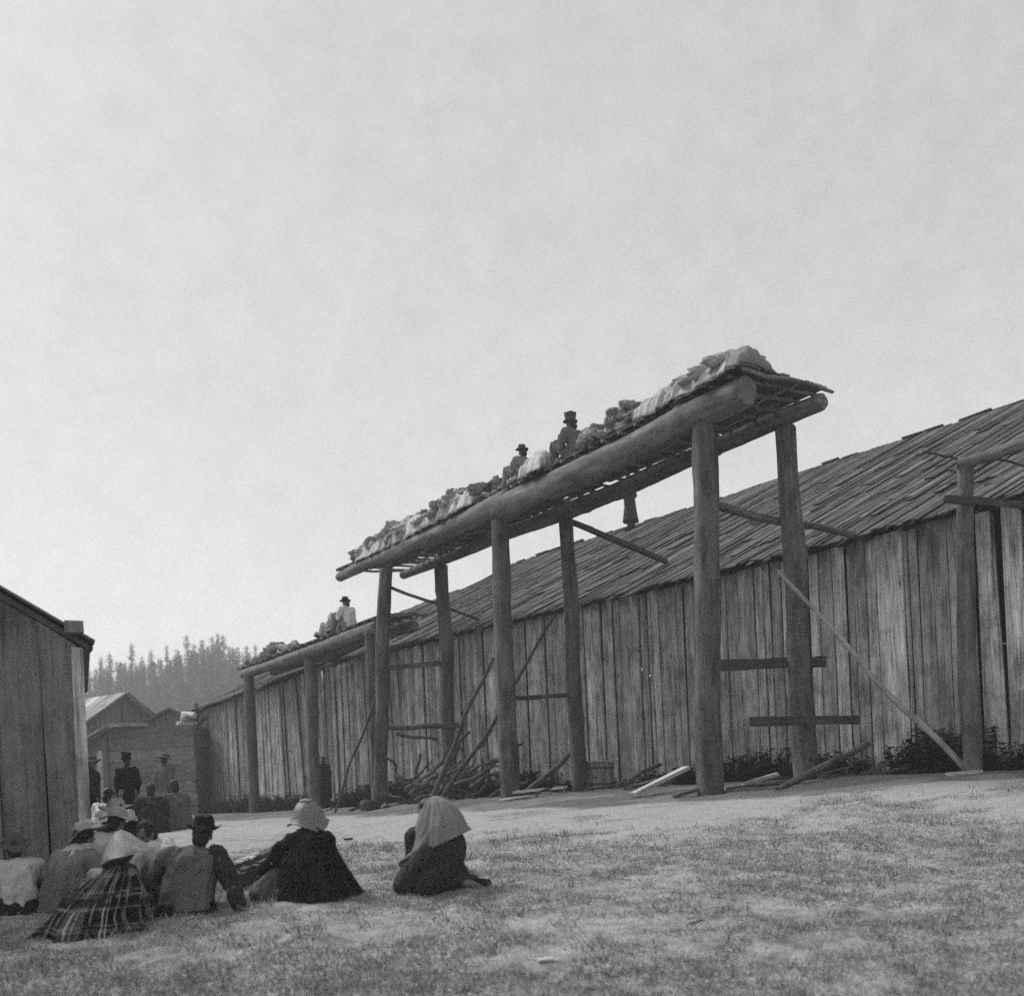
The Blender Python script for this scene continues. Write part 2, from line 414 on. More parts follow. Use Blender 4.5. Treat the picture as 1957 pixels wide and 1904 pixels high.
def person(px_loc, rz, pose, label, over=None, group=None, voxel=.011, top=None, legs=None, hat=None, hatm=None, hair=True,
           sc=1.0, hat_tilt=(0, 0), shoes='blk', sleeves=True, hands=True):
    J = {k: Vector(v) for k, v in POSES[pose].items()}
    for k, v in (over or {}).items(): J[k] = Vector(v)
    root = empty('person', px_loc, rz, label, 'person', group); root.scale = (sc,) * 3
    b = MB()
    H = J['head']; up = (H - J['neck']).normalized()
    fw = Vector((0, 1, 0)); fw = (fw - up * fw.dot(up) * .7).normalized()
    rt = fw.cross(up).normalized()
    b.sphere(H + up * .02, (.076, .092, .1)); b.sphere(H + fw * .03 - up * .06, (.055, .06, .055))
    b.sphere(H + fw * .098 - up * .012, (.012, .02, .02)); b.sphere(H + fw * .085 + up * .018, (.045, .014, .012))
    b.sphere(H + fw * .085 - up * .055, (.022, .012, .009)); b.sphere(H + fw * .075 - up * .1, (.022, .02, .016))
    for s_ in (-1, 1): b.sphere(H + rt * .078 * s_ - up * .005, (.012, .02, .03))
    b.cap(J['neck'] - up * .03, .058, H - up * .06, .052)
    b.cap(J['pelvis'], .125, J['belly'], .125); b.cap(J['belly'], .125, J['chest'], .14); b.cap(J['chest'], .14, J['neck'] - up * .05, .07)
    for s_ in 'LR':
        b.cap(J['neck'] - up * .05, .06, J['sh' + s_], .062); b.cap(J['chest'], .12, J['sh' + s_], .06)
        b.cap(J['sh' + s_], .058, J['el' + s_], .042); b.cap(J['el' + s_], .042, J['wr' + s_], .028)
        b.cap(J['pelvis'], .11, J['hip' + s_], .095); b.cap(J['hip' + s_], .09, J['kn' + s_], .06)
        b.cap(J['kn' + s_], .06, J['an' + s_], .04); b.cap(J['an' + s_], .045, J['to' + s_], .035)
        if hands:
            d = J['wr' + s_] - J['el' + s_]
            if (over or {}).get('flat' + s_): finger_hand(b, J['wr' + s_], (over or {})['flat' + s_], 1 if s_ == 'L' else -1, curl=.12, r=max(.0085, voxel))
            else: finger_hand(b, J['wr' + s_], d, 1 if s_ == 'L' else -1, curl=.5, r=max(.0085, voxel))
    remesh(b, 'body', M['skin'], root, voxel, 3)
    for s_ in (-1, 1):
        e = MB(); e.sphere(H + fw * .086 + rt * .032 * s_ + up * .002, .011, 8, 6); e.build('eye', M['eye'], root, 180)
    if hair:
        h = MB(); h.sphere(H + up * .035 - fw * .014, (.084, .094, .1)); h.sphere(H - up * .05 - fw * .05, (.07, .05, .07))
        remesh(h, 'hair', M['hair'], root, .014, 3, .01, 20)
    if top:
        c = MB()
        c.cap(J['pelvis'], .15, J['belly'], .15); c.cap(J['belly'], .15, J['chest'], .17); c.cap(J['chest'], .172, J['neck'] - up * .06, .085)
        for s_ in 'LR':
            c.cap(J['neck'] - up * .07, .075, J['sh' + s_], .078); c.cap(J['chest'], .14, J['sh' + s_], .075)
            c.cap(J['sh' + s_], .078, J['el' + s_], .06)
            w = J['el' + s_].lerp(J['wr' + s_], .95); c.cap(J['el' + s_], .06, w, .043)
        if pose == 'stand': c.cap(J['belly'], .15, J['pelvis'] + Vector((0, 0, -.22)), .17)
        if pose != 'stand':
            c.cap(J['belly'], .155, J['pelvis'] + Vector((0, 0, -.02)), .17)
        remesh(c, 'jacket', M[top], root, max(.011, voxel), 2, .045, 8)
        c = MB(); c.lathe([(.062, -.02), (.078, -.03), (.076, .025), (.064, .03), (.062, -.02)], 24, Matrix.Translation(J['neck'] - up * .03) @ up.to_track_quat('Z', 'Y').to_matrix().to_4x4())
        c.build('collar', M[top], root, 60)
    if legs:
        c = MB()
        c.cap(J['pelvis'], .135, J['pelvis'] + Vector((0, 0, .02)), .135)
        for s_ in 'LR':
            c.cap(J['pelvis'], .125, J['hip' + s_], .112); c.cap(J['hip' + s_], .11, J['kn' + s_], .083)
            c.cap(J['kn' + s_], .083, J['kn' + s_].lerp(J['an' + s_], .95), .065)
        remesh(c, 'trousers', M[legs], root, max(.012, voxel), 2, .035, 8)
    if shoes:
        for s_ in 'LR':
            c = MB(); c.cap(J['an' + s_] + Vector((0, 0, -.02)), .055, J['to' + s_], .045)
            remesh(c, 'shoe', M[shoes], root, .014, 3)
    if hat:
        q = Matrix.Translation(H + up * .055) @ Matrix.Rotation(hat_tilt[0], 4, 'Y') @ Matrix.Rotation(hat_tilt[1], 4, 'X')
        b = MB()
        prof = {
         'brim': [(.0, .12), (.05, .125), (.078, .115), (.088, .08), (.098, 0), (.1, -.004), (.13, .004), (.148, .018), (.148, .024), (.13, .011), (.098, .008), (.09, .03), (.0, .03)],
         'top': [(.0, .165), (.104, .165), (.112, .16), (.1, .09), (.096, 0), (.115, 0), (.13, .012), (.13, .018), (.115, .008), (.09, .008), (.0, .02)],
         'cone': [(.0, .155), (.022, .152), (.045, .136), (.085, .098), (.135, .04), (.185, -.02), (.215, -.058), (.213, -.066), (.18, -.032), (.12, .03), (.06, .09), (.0, .13)],
         'bell': [(.0, .175), (.05, .173), (.058, .166), (.056, .15), (.085, .135), (.115, .1), (.135, .055), (.15, .005), (.172, -.04), (.195, -.06), (.193, -.068), (.17, -.052), (.143, -.005), (.105, .06), (.0, .11)],
         'low': [(.0, .105), (.06, .1), (.09, .075), (.105, .02), (.15, .004), (.19, -.01), (.19, -.016), (.15, -.004), (.1, .01), (.0, .03)],
        }[hat]
        b.lathe(prof, 36, q)
        ph_ = R(0, 6); qi = q.inverted()
        for i_, vv in enumerate(b.v):
            lv = qi @ Vector(vv); rr_ = math.hypot(lv.x, lv.y); an_ = math.atan2(lv.y, lv.x); kf = max(0, rr_ - .09) * (1.0 if hat != 'top' else .4)
            lv.z += kf * (.28 * math.sin(2 * an_ + ph_) + .14 * math.sin(3 * an_ + 2 * ph_)) + .006 * math.sin(5 * an_ + 40 * lv.z); lv.x *= 1 + .04 * math.sin(an_ + ph_)
            b.v[i_] = (q @ lv)[:]
        hato = b.build('hat', M[hatm], root, 50)
        if hat in ('brim', 'top', 'low'):
            b = MB(); b.lathe([(.1015, .004), (.1015, .028), (.095, .03), (.095, .004), (.1015, .004)], 36, q); b.build('hat_band', M['felt'], hato, 50)
    return root, J

# ------------------------------------------------------------------ house frame
def HP(t, w, z): return Vector((6.4 - .614 * t + .789 * w, 17.4 + .789 * t + .614 * w, z))
HT = Vector((-.614, .789, 0)); HW = Vector((.789, .614, 0)); Z = Vector((0, 0, 1))
def eave(t): return float(np.interp(t, [-9, -2.85, 0, 3.6, 7.3, 12.2, 15.1, 21.5, 25, 30, 33.4], [4.25, 4.31, 4.33, 4.4, 4.49, 4.65, 4.71, 4.84, 4.72, 4.58, 4.48])) - .04
def ridge(t): return float(np.interp(t, [-9, .8, 6.9, 13.7, 20.3, 20.31, 24.2, 28.6, 33.8], [8.62, 8.76, 8.88, 9.03, 9.18, 8.86, 8.86, 8.8, 8.5]))
def hz(t, w=0): p = HP(t, w, 0); return gzs(p.x, p.y)

def plank_wall(mb, P, t0, t1, zlo, zhi, wmin, wmax, skip=(), lean=.006, dep=.035, nrm=None, gap=.02, odd=()):
    """P(t, off, z) -> point; vertical planks side by side"""
    t = t0
    while t < t1:
        w = R(wmin, wmax) * (1 if random.random() > .15 else .6); a, b_ = t, min(t + w, t1); t = b_
        if b_ - a < .04 or any(s0 < (a + b_) / 2 < s1 for s0, s1 in skip): continue
        g = gap * R(.3, 1.6) if random.random() > .15 else gap * R(1.8, 3.2)
        m = (a + b_) / 2; off = R(-dep, dep); ln = R(-lean, lean)
        for o0, o1, ov in odd:
            if o0 < m < o1: ln += ov
        z0 = zlo(m) + R(-.05, .03); z1 = zhi(m) + R(-.05, .02); h = z1 - z0
        p0 = P(m - ln * h * .5, off, z0); p1 = P(m + ln * h * .5, off + R(-.02, .02), z1)
        x = (P(m + .5, off, 0) - P(m - .5, off, 0)); n = x.cross(Z).normalized()
        mb.box((p0 + p1) / 2, x * (b_ - a - g) / 2, n * R(.012, .022), (p1 - p0) / 2, .004)
        dz0, dz1 = zhi(a) - zhi(m), zhi(b_) - zhi(m)
        for q, dz in ((-4, dz0), (-3, dz1), (-2, dz1), (-1, dz0)):
            vx, vy, vz = mb.v[q]; mb.v[q] = (vx, vy, vz + dz)

def roof_boards(mb, Pt, t0, t1, e, r, w0, w1, courses, bw=(.14, .32), skew=0.0, ragged=.18, lift=.05, holes=(), slip=0):
    """Pt(t,w,z); boards laid up the slope in overlapping courses"""
    for c in range(courses):
        k0, k1 = c / courses, (c + 1) / courses
        t = t0 + R(-.2, 0)
        while t < t1:
            w = R(*bw); m = t + w / 2; t += w * R(.86, .98)
            if m > t1 + .15: break
            if any(h0 < m < h1 and hc0 <= c <= hc1 and random.random() < .8 for h0, h1, hc0, hc1 in holes): continue
            a = k0 - (R(-.02, ragged) if c else R(-.005, .03)) / courses * 1.0; b_ = k1 + R(.02, .2) / courses
            if c == courses - 1: b_ = 1 + R(-.006, .008)
            sk = skew + R(-.03, .03)
            def pt(k, tt): return Pt(tt, w0 + (w1 - w0) * k, e(tt) + (r(tt) - e(tt)) * k)
            L = (k1 - k0) * abs(w1 - w0) * 1.15
            p0 = pt(a, m + sk * L * .5); p1 = pt(b_, m - sk * L * .5)
            d = p1 - p0; x = Pt(m + .5, w0, 0) - Pt(m - .5, w0, 0); n = x.cross(d).normalized()
            if n.z < 0: n = -n
            x = d.cross(n).normalized()
            if random.random() < slip: p0 = p0 + x * R(-.14, .14) - d.normalized() * R(0, .45)
            l0 = lift * R(.7, 2.0); l1 = R(0, .035) + .01
            p0 = p0 + n * l0; p1 = p1 + n * l1
            mb.box((p0 + p1) / 2, x * w / 2 * R(.9, 1), n * R(.01, .02), (p1 - p0) / 2, .008)

def prism(mb, pts_a, pts_b):
    i = len(mb.v); n = len(pts_a); mb.v += [tuple(p) for p in pts_a] + [tuple(p) for p in pts_b]
    mb.f.append(tuple(i + k for k in range(n))); mb.f.append(tuple(i + n + k for k in reversed(range(n))))
    mb.uv += [(0, 0)] * (2 * n)
    for k in range(n):
        k2 = (k + 1) % n; mb.f.append((i + k, i + n + k, i + n + k2, i + k2)); mb.uv += [(0, 0)] * 4

exec_parts = []
# ================================================================== PEOPLE (built first)
def G(px, py):
    p = ground_at(px, py); return p
def G_d(px, d):
    a, b = ray(px, 1560); return Vector((a * d, d, gzs(a * d, d)))

# kneeling woman with the pale shawl
p = G(838, 1700); p.z -= .02
r, J = person(p, math.radians(90), 'kneel', 'kneeling woman bowed under a pale shawl, rightmost of the people on the grass', voxel=.014, top=None, legs=None, shoes=None,
              over=dict(pelvis=(0, -.06, .28), belly=(0, -.06, .4), chest=(0, -.04, .52), neck=(0, .0, .66), head=(0, .06, .74), shL=(-.15, 0, .6), shR=(.15, 0, .6),
                        elL=(-.2, .14, .4), elR=(.2, .14, .4), wrL=(-.08, .26, .33), wrR=(.08, .26, .33), toL=(-.08, -.4, .04), toR=(.08, -.4, .04)))
k = MB()
for a, ra, b_, rb in (((0, .27, .1), .13, (0, 0, .16), .2), ((0, .2, .1), .17, (0, -.15, .12), .15), ((0, -.15, .1), .12, (0, -.34, .06), .06),
                      ((0, 0, .2), .22, (0, -.08, .42), .2), ((0, .12, .2), .16, (0, .17, .5), .11), ((0, -.06, .42), .21, (0, .0, .6), .15),
                      ((-.12, .1, .1), .16, (.12, .1, .1), .16), ((-.15, .3, .08), .1, (.15, .3, .08), .1), ((-.17, .1, .35), .1, (-.14, .3, .1), .1), ((.17, .1, .35), .1, (.14, .3, .1), .1)):
    k.cap(a, ra, b_, rb)
remesh(k, 'dress', M['dkgrey'], r, .014, 3, .035, 7)
k = MB(); k.cap((.05, -.1, .2), .13, (.08, -.3, .1), .07); remesh(k, 'petticoat', M['shawl'], r, .012, 3, .02, 10)
for s_ in (-1, 1):
    k = MB(); k.cap((.07 * s_, -.34, .06), .045, (.07 * s_, -.46, .05), .04); remesh(k, 'shoe', M['blk'], r, .012, 3)
sh = loft('shawl', [(0, -.06, .45, .25, .29, 0), (0, -.07, .55, .235, .26), (0, -.06, .66, .215, .225), (0, -.04, .76, .175, .18), (0, -.02, .83, .125, .125), (0, -.01, .87, .075, .075), (0, -.01, .887, .035, .035), (0, -.01, .892, .01, .01)],
          M['shawl'], r, 9, .1, 96, 3)
for v in sh.data.vertices:      # hem falls towards the lowered head
    kk = max(0, 1 - (v.co.z - .45) / .4); v.co.z -= v.co.y * .42 * kk + .05 * kk
    v.co.y += .05 * kk

# dark caped woman with bell hat
p = G(600, 1722); p.z -= .02
r, J = person(p, math.radians(25), 'kneel', 'woman in a shaggy dark cape and pale hat, sitting left of the bowed woman', voxel=.014, top='blk', legs='blk',
              hat='bell', hatm='strawd', hat_tilt=(-.05, .12), over=dict(chest=(0, .02, .5), neck=(0, .06, .62), head=(0, .1, .72), belly=(0, -.02, .38), pelvis=(0, -.06, .28),
              shL=(-.16, .04, .55), shR=(.16, .04, .55), elL=(-.28, .16, .42), elR=(.2, .2, .36), wrL=(-.36, .34, .3), wrR=(.08, .3, .3)))
loft('cape', [(.07, .0, -.02, .38, .33), (.05, .0, .14, .33, .3), (.02, 0, .3, .28, .26), (0, .02, .44, .23, .21), (0, .04, .52, .18, .17), (0, .06, .57, .1, .1), (0, .07, .58, .05, .05)], M['fur'], r, 8, .12, 90, 5)
fur_strands(r, [(.07, .0, -.02, .38, .33), (.05, .0, .14, .33, .3), (.02, 0, .3, .28, .26), (0, .02, .46, .23, .21), (0, .04, .56, .17, .16)], M['fur'])
k = MB(); k.cap((-.16, .06, .52), .075, (-.28, .16, .42), .06); k.cap((-.28, .16, .42), .06, (-.35, .3, .33), .045); remesh(k, 'sleeve', M['lt'], r, .01, 3, .015, 12)
loft('neck_scarf', [(0, .06, .53, .17, .16), (0, .07, .59, .14, .14), (0, .08, .65, .1, .1), (0, .09, .68, .09, .095)], M['mid'], r, 5, .08, 48, 2)

# man with dark felt hat leaning on his right hand
p = G(352, 1752); p.z -= .01
r, J = person(p, math.radians(12), 'sit', 'seated man in a grey jacket and black felt hat, leaning on his right hand', voxel=.007, top='grey', legs='dkgrey', hat='brim', hatm='felt', hat_tilt=(.06, .1),
              over=dict(pelvis=(0, 0, .13), belly=(.03, .0, .27), chest=(.08, .03, .43), neck=(.14, .06, .58), head=(.17, .09, .705), shL=(-.11, .08, .53), shR=(.3, .02, .51),
                        elL=(-.24, .22, .36), wrL=(-.3, .42, .34), elR=(.39, -.03, .3), wrR=(.47, -.09, .06), flatR=(.5, -.5, -.08), knL=(-.28, .38, .36), knR=(.1, .45, .38),
                        anL=(-.3, .62, .08), anR=(.06, .64, .08), toL=(-.36, .76, .03), toR=(.04, .8, .03)))

loft('coat', [(.02, -.02, .06, .23, .2), (.03, .0, .2, .22, .185), (.06, .02, .34, .225, .175), (.1, .04, .45, .215, .15), (.12, .05, .52, .16, .12), (.135, .06, .565, .085, .085)], M['grey'], r, 6, .07, 72, 11)
loft('trouser_seat', [(.0, .02, -.02, .27, .23), (.0, .02, .06, .26, .22), (.02, .0, .13, .235, .2)], M['blk'], r, 7, .07, 72, 12)
c = MB(); c.cap((.29, .02, .52), .085, (.39, -.03, .3), .07); c.cap((.39, -.03, .3), .07, (.465, -.085, .1), .052); remesh(c, 'sleeve', M['dkgrey'], r, .01, 2, .03, 11)
# woman in plaid blanket with cone straw hat
p = G(172, 1788); p.z -= .02
r, J = person(p, math.radians(-8), 'sit', 'woman wrapped in a dark plaid blanket under a wide pale cone hat', voxel=.014, shoes=None, hat='cone', hatm='straw', hat_tilt=(-.26, .16),
              over=dict(belly=(.08, .0, .26), chest=(.16, .02, .42), neck=(.22, .05, .55), head=(.26, .09, .66), shL=(.03, .05, .5), shR=(.34, .05, .5), elL=(-.08, .2, .32), elR=(.36, .2, .32), wrL=(.02, .36, .3), wrR=(.3, .36, .3)))
loft('plaid_blanket', [(-.01, 0, -.03, .46, .34), (.02, .01, .1, .41, .32), (.07, .02, .25, .34, .27), (.14, .04, .4, .26, .22), (.2, .06, .5, .19, .17), (.24, .07, .57, .11, .11), (.25, .08, .59, .06, .06)], M['plaid'], r, 7, .13, 110, 1)

# person in light headscarf behind the plaid woman
p = G(128, 1745)
r, J = person(p, math.radians(-25), 'sit', 'person in a weathered straw hat and grey shawl, hunched left of the plaid blanket', voxel=.014, top='mid', legs='dkgrey', hat='low', hatm='straw', hat_tilt=(-.3, .25),
              over=dict(neck=(.06, .1, .54), head=(.09, .14, .67), chest=(.03, .06, .41), shL=(-.14, .09, .48), shR=(.2, .08, .49)))
loft('shawl', [(-.02, .05, .0, .31, .28), (0, .05, .12, .29, .26), (.01, .05, .25, .26, .24), (.03, .06, .42, .2, .19), (.05, .08, .52, .1, .1)], M['grey'], r, 8, .14, 72, 6)
loft('kerchief', [(.04, .08, .5, .15, .15), (.06, .1, .56, .12, .125), (.07, .11, .62, .09, .1)], M['lt'], r, 5, .14, 48, 4)

# leftmost person in a white shirt
p = G(42, 1752)
r, J = person(p, math.radians(35), 'sit', 'person in a white shirt seated at the left edge before the near house', voxel=.012, top='lt', legs='blk', hat='low', hatm='feltg', hat_tilt=(-.1, .2), sc=.88,
              over=dict(neck=(-.03, .13, .56), head=(-.03, .17, .69), chest=(0, .07, .41), shL=(-.18, .11, .5), shR=(.17, .11, .5)))

loft('skirt', [(0, .08, -.03, .33, .34), (0, .07, .08, .29, .29), (0, .06, .17, .2, .2)], M['blk'], r, 7, .1, 64, 13)
# two people behind under pale hats
p = G_d(200, 9.9)
r, J = person(p, math.radians(-30), 'sit', 'person under a pale low hat seated just behind the cone hat', voxel=.014, top='lt', legs='dkgrey', hat='low', hatm='straw', hat_tilt=(.1, -.1), sc=.92)
loft('shawl', [(0, .05, .08, .3, .27), (.0, .05, .25, .26, .24), (.0, .06, .42, .22, .19), (.0, .08, .54, .12, .12)], M['lt'], r, 8, .09, 72, 8)
p = G_d(241, 11.0)
r, J = person(p, math.radians(60), 'sit', 'person in dark clothes under a domed pale straw hat, farthest of the seated hats', voxel=.014, top='blk', legs='dkgrey', hat='low', hatm='straw', hat_tilt=(0, -.05), sc=.98)
# person in white facing the group between plaid woman and hatted man
p = G_d(296, 9.6)
r, J = person(p, math.radians(160), 'sit', 'person in pale clothes facing the camera between the plaid blanket and the grey jacket', voxel=.012, top='wht', legs='lt', hat=None, over=dict(neck=(0, .08, .5), head=(0, .14, .6), chest=(0, .05, .38), shL=(-.17, .07, .46), shR=(.17, .07, .46)))

# standing man with top hat
def stand_at(px, d): 
    return G_d(px, d)
p = stand_at(246, 20.5)
r, J = person(p, math.radians(35), 'stand', 'standing man in a dark coat and tall hat beyond the near house corner', voxel=.014, top='blk', legs='mid', hat='top', hatm='felt', sc=.91)
p = stand_at(176, 19.0)
r, J = person(p, math.radians(-60), 'stand', 'dark clothed person half hidden behind the corner of the near plank house', voxel=.016, top='dkgrey', legs='blk', hat='low', hatm='feltg', sc=.9)
p = stand_at(196, 17.5)
r, J = person(p, math.radians(-20), 'sit', 'person wrapped in a white blanket, sitting beside the man with the tall hat', voxel=.016, top='wht', legs='lt', sc=1.1)
loft('blanket', [(0, .08, -.02, .32, .34), (0, .08, .2, .28, .3), (0, .07, .4, .22, .2), (0, .1, .55, .11, .11)], M['wht'], r, 8, .1, 64, 9)
for (px, d, rz, pose, lab, tp, lg, ht, hm, sc) in (
    (290, 20.0, 20, 'sit', 'person in a dark shawl sitting low in the far group right of the tall hat', 'dkgrey', 'blk', None, None, 1.15),
    (318, 24.5, -15, 'stand', 'person in a grey coat standing at the back of the far group', 'grey', 'dkgrey', 'low', 'feltg', 1.0),
    (340, 21.0, 40, 'sit', 'person in grey with bare dark hair at the right of the far group', 'grey', 'blk', None, None, 1.2)):
    r, J = person(stand_at(px, d), math.radians(rz), pose, lab, voxel=.017, top=tp, legs=lg, hat=ht, hatm=hm, sc=sc)
    if pose == 'sit': loft('shawl', [(0, .06, -.02, .3, .34), (0, .07, .2, .25, .28), (0, .07, .38, .21, .19), (0, .09, .5, .15, .14), (0, .1, .58, .08, .09), (0, .1, .62, .07, .08)], M[tp], r, 7, .12, 64, px)
# dark person by the far scaffold post
p = G_d(622, 32.0)
r, J = person(p, math.radians(150), 'stand', 'person in a black blanket standing against the wall by the second far post', voxel=.017, top='blk', legs='blk', sc=.95)
loft('blanket', [(0, 0, .35, .26, .22), (0, 0, .8, .27, .22), (0, 0, 1.2, .25, .18), (0, 0, 1.45, .14, .11), (0, 0, 1.53, .07, .07)], M['blk'], r, 7, .08, 64, 2)
# person standing on the roof ridge behind the deck
p = HP(13.0, 7.4, 8.66)
r, J = person(p, math.radians(60), 'stand', 'person in a long dark garment standing on the roof behind the scaffold deck', voxel=.018, top='dkgrey', legs='dkgrey', sc=1.05)
loft('long_skirt', [(0, 0, .28, .27, .24), (0, 0, .5, .23, .21), (0, 0, .8, .19, .17), (0, 0, 1.0, .16, .15)], M['dkgrey'], r, 6, .06, 64, 4)

# ================================================================== GROUND
def axis(dense0, dense1, step, lo, hi, grow=1.12):
    a = list(np.arange(dense0, dense1 + 1e-6, step)); s = step; x = a[-1]
    while x < hi: s *= grow; x += s; a.append(min(x, hi))
    s = step; x = a[0]; pre = []
    while x > lo: s *= grow; x -= s; pre.append(max(x, lo))
    return np.array(list(reversed(pre)) + a)
xs = axis(-8, 9, .07, -420, 420); ys = axis(4.2, 19, .07, -40, 420)
X, Y = np.meshgrid(xs, ys)
P2 = np.stack([X, Y, X * 0], -1)
ZG = gz(X, Y)
near = np.clip(1 - np.clip(Y - 24, 0, 20) / 20, 0, 1) * np.clip(1 - np.clip(np.abs(X) - 12, 0, 10) / 10, 0, 1)
k_ = np.interp(X, [-9, -3.4, 2, 3.1, 6, 12], [.25, .36, .9, 1.0, 1.6, 1.8]); YE = np.where(Y < 10, Y, 10 + (Y - 10) * k_)
wob = fbm(P2 * [.7, .7, 1] + 5, 4) - .5
path = np.clip((YE - 11.0 - wob * 3.2 - (fbm(P2 * 5 + 3, 3) - .5) * 2.5 - np.clip(X + 1, -3, 0) * .15) / 1.3, 0, 1)
tuft = np.clip((fbm(P2 * [.9, 2.6, 1] + 31, 4) - np.interp(X, [0, 4], [.62, .5])) / .06, 0, 1)
path = path * (1 - .75 * tuft)
streak = np.clip((fbm(P2 * [.5, 1.5, 1] + 71, 4) - .56) / .08, 0, 1) * np.clip((YE - 6) / 3, 0, 1)
path = np.maximum(path, streak * .55)
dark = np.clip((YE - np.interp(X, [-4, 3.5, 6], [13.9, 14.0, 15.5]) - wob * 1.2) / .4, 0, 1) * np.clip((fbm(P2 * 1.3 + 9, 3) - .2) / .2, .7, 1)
rough = near * (1 - .75 * path)
ZG = ZG + rough * ((fbm(P2 * 1.1 + 3, 3) - .5) * .12 + (fbm(P2 * 4 + 7, 4) - .5) * .1) + near * (fbm(P2 * .35 + 1, 2) - .5) * .1 * np.clip((13 - YE) / 3, 0.1, 1)
def gz_fine(x, y):
    i = np.clip(np.searchsorted(ys, y) - 1, 0, len(ys) - 2); j = np.clip(np.searchsorted(xs, x) - 1, 0, len(xs) - 2)
    fy = (y - ys[i]) / (ys[i + 1] - ys[i]); fx = (x - xs[j]) / (xs[j + 1] - xs[j])
    return (ZG[i, j] * (1 - fx) + ZG[i, j + 1] * fx) * (1 - fy) + (ZG[i + 1, j] * (1 - fx) + ZG[i + 1, j + 1] * fx) * fy
def path_at(x, y):
    i = np.clip(np.searchsorted(ys, y) - 1, 0, len(ys) - 2); j = np.clip(np.searchsorted(xs, x) - 1, 0, len(xs) - 2)
    return path[i, j], dark[i, j]
ny, nx = X.shape
me = bpy.data.meshes.new('ground')
V = np.stack([X, Y, ZG], -1).reshape(-1, 3)
ii = (np.arange(ny - 1)[:, None] * nx + np.arange(nx - 1)[None]).ravel()
FQ = np.stack([ii, ii + 1, ii + nx + 1, ii + nx], 1)
me.from_pydata(V.tolist(), [], FQ.tolist())
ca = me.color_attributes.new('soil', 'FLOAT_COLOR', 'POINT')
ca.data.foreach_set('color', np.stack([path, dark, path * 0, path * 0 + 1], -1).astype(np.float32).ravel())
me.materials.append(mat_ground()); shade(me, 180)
go = bpy.data.objects.new('ground', me); COL.objects.link(go); go['kind'] = 'structure'

# grass
def tri_field(n, yr, hmin, hmax, w, keep):
    y = yr[0] + (yr[1] - yr[0]) * rng.random(n) ** 1.4; x = (rng.random(n) * 2 - 1) * (y * .62 + 1.2)
    pa, dk = path_at(x, y)
    c = fbm(np.stack([x * 1.5, y * 2.2, x * 0 + 2], -1), 3)
    m = (rng.random(n) < (1 - pa) * np.clip((c - .3) * 4, .08, 1)) & (dk < .6)
    x, y, c = x[m], y[m], c[m]; z = gz_fine(x, y); n = len(x)
    h = (hmin + (hmax - hmin) * rng.random(n)) * np.clip(c * 2, .5, 1.5); a = rng.random(n) * 6.283
    dx, dy = np.cos(a) * w, np.sin(a) * w; lx, ly = (rng.random(n) - .5) * h * 1.6, (rng.random(n) - .5) * h * 1.6
    v = np.stack([np.stack([x - dx, y - dy, z - .01], -1), np.stack([x + dx, y + dy, z - .01], -1), np.stack([x + lx, y + ly, z + h], -1)], 1).reshape(-1, 3)
    return v, np.arange(3 * n).reshape(-1, 3)
v, f = tri_field(300000, (4.3, 14), .01, .034, .0055, 1)
n2 = 70000; y2 = 4.3 + 9 * rng.random(n2) ** 1.4; x2 = (rng.random(n2) * 2 - 1) * (y2 * .62 + 1.2)
c2 = fbm(np.stack([x2 * 5, y2 * 5, x2 * 0 + 60], -1), 3); pa2, dk2 = path_at(x2, y2); m2 = (c2 > .57) & (rng.random(n2) < 1 - .85 * pa2) & (dk2 < .5)
x2, y2, c2 = x2[m2], y2[m2], c2[m2]; z2 = gz_fine(x2, y2); h2 = (.03 + .05 * rng.random(len(x2))) * np.clip((c2 - .5) * 7, .4, 1.3); a2 = rng.random(len(x2)) * 6.283
lx2, ly2 = (rng.random(len(x2)) - .5) * h2 * 1.8, (rng.random(len(x2)) - .5) * h2 * 1.8
v2 = np.stack([np.stack([x2 - np.cos(a2) * .007, y2 - np.sin(a2) * .007, z2 - .01], -1), np.stack([x2 + np.cos(a2) * .007, y2 + np.sin(a2) * .007, z2 - .01], -1), np.stack([x2 + lx2, y2 + ly2, z2 + h2], -1)], 1).reshape(-1, 3)
f = np.concatenate([f, np.arange(len(v2)).reshape(-1, 3) + len(v)]); v = np.concatenate([v, v2])
me = bpy.data.meshes.new('grass'); me.from_pydata(v.tolist(), [], f.tolist()); me.materials.append(M['grass'])
o = bpy.data.objects.new('grass', me); COL.objects.link(o)
tag(o, 'short patchy grass growing over the sloping foreground', 'grass', kind='stuff')
# pale shells and stones scattered in the grass
b = MB()
for _ in range(900):
    y = R(4.6, 13); x = R(-1, 1) * (y * .58 + .5); s = R(.004, .011) * (1.6 if random.random() < .06 else 1)
    b.sphere((x, y, float(gz_fine(np.array(x), np.array(y))) + s * .5 + .006), (s * R(.8, 1.7), s * R(.8, 1.4), s * R(.5, .9)), 7, 5)
o = b.build('pebbles', M['shell'], None, 180); tag(o, 'pale shell bits and pebbles strewn over the grass', 'pebbles', kind='stuff')

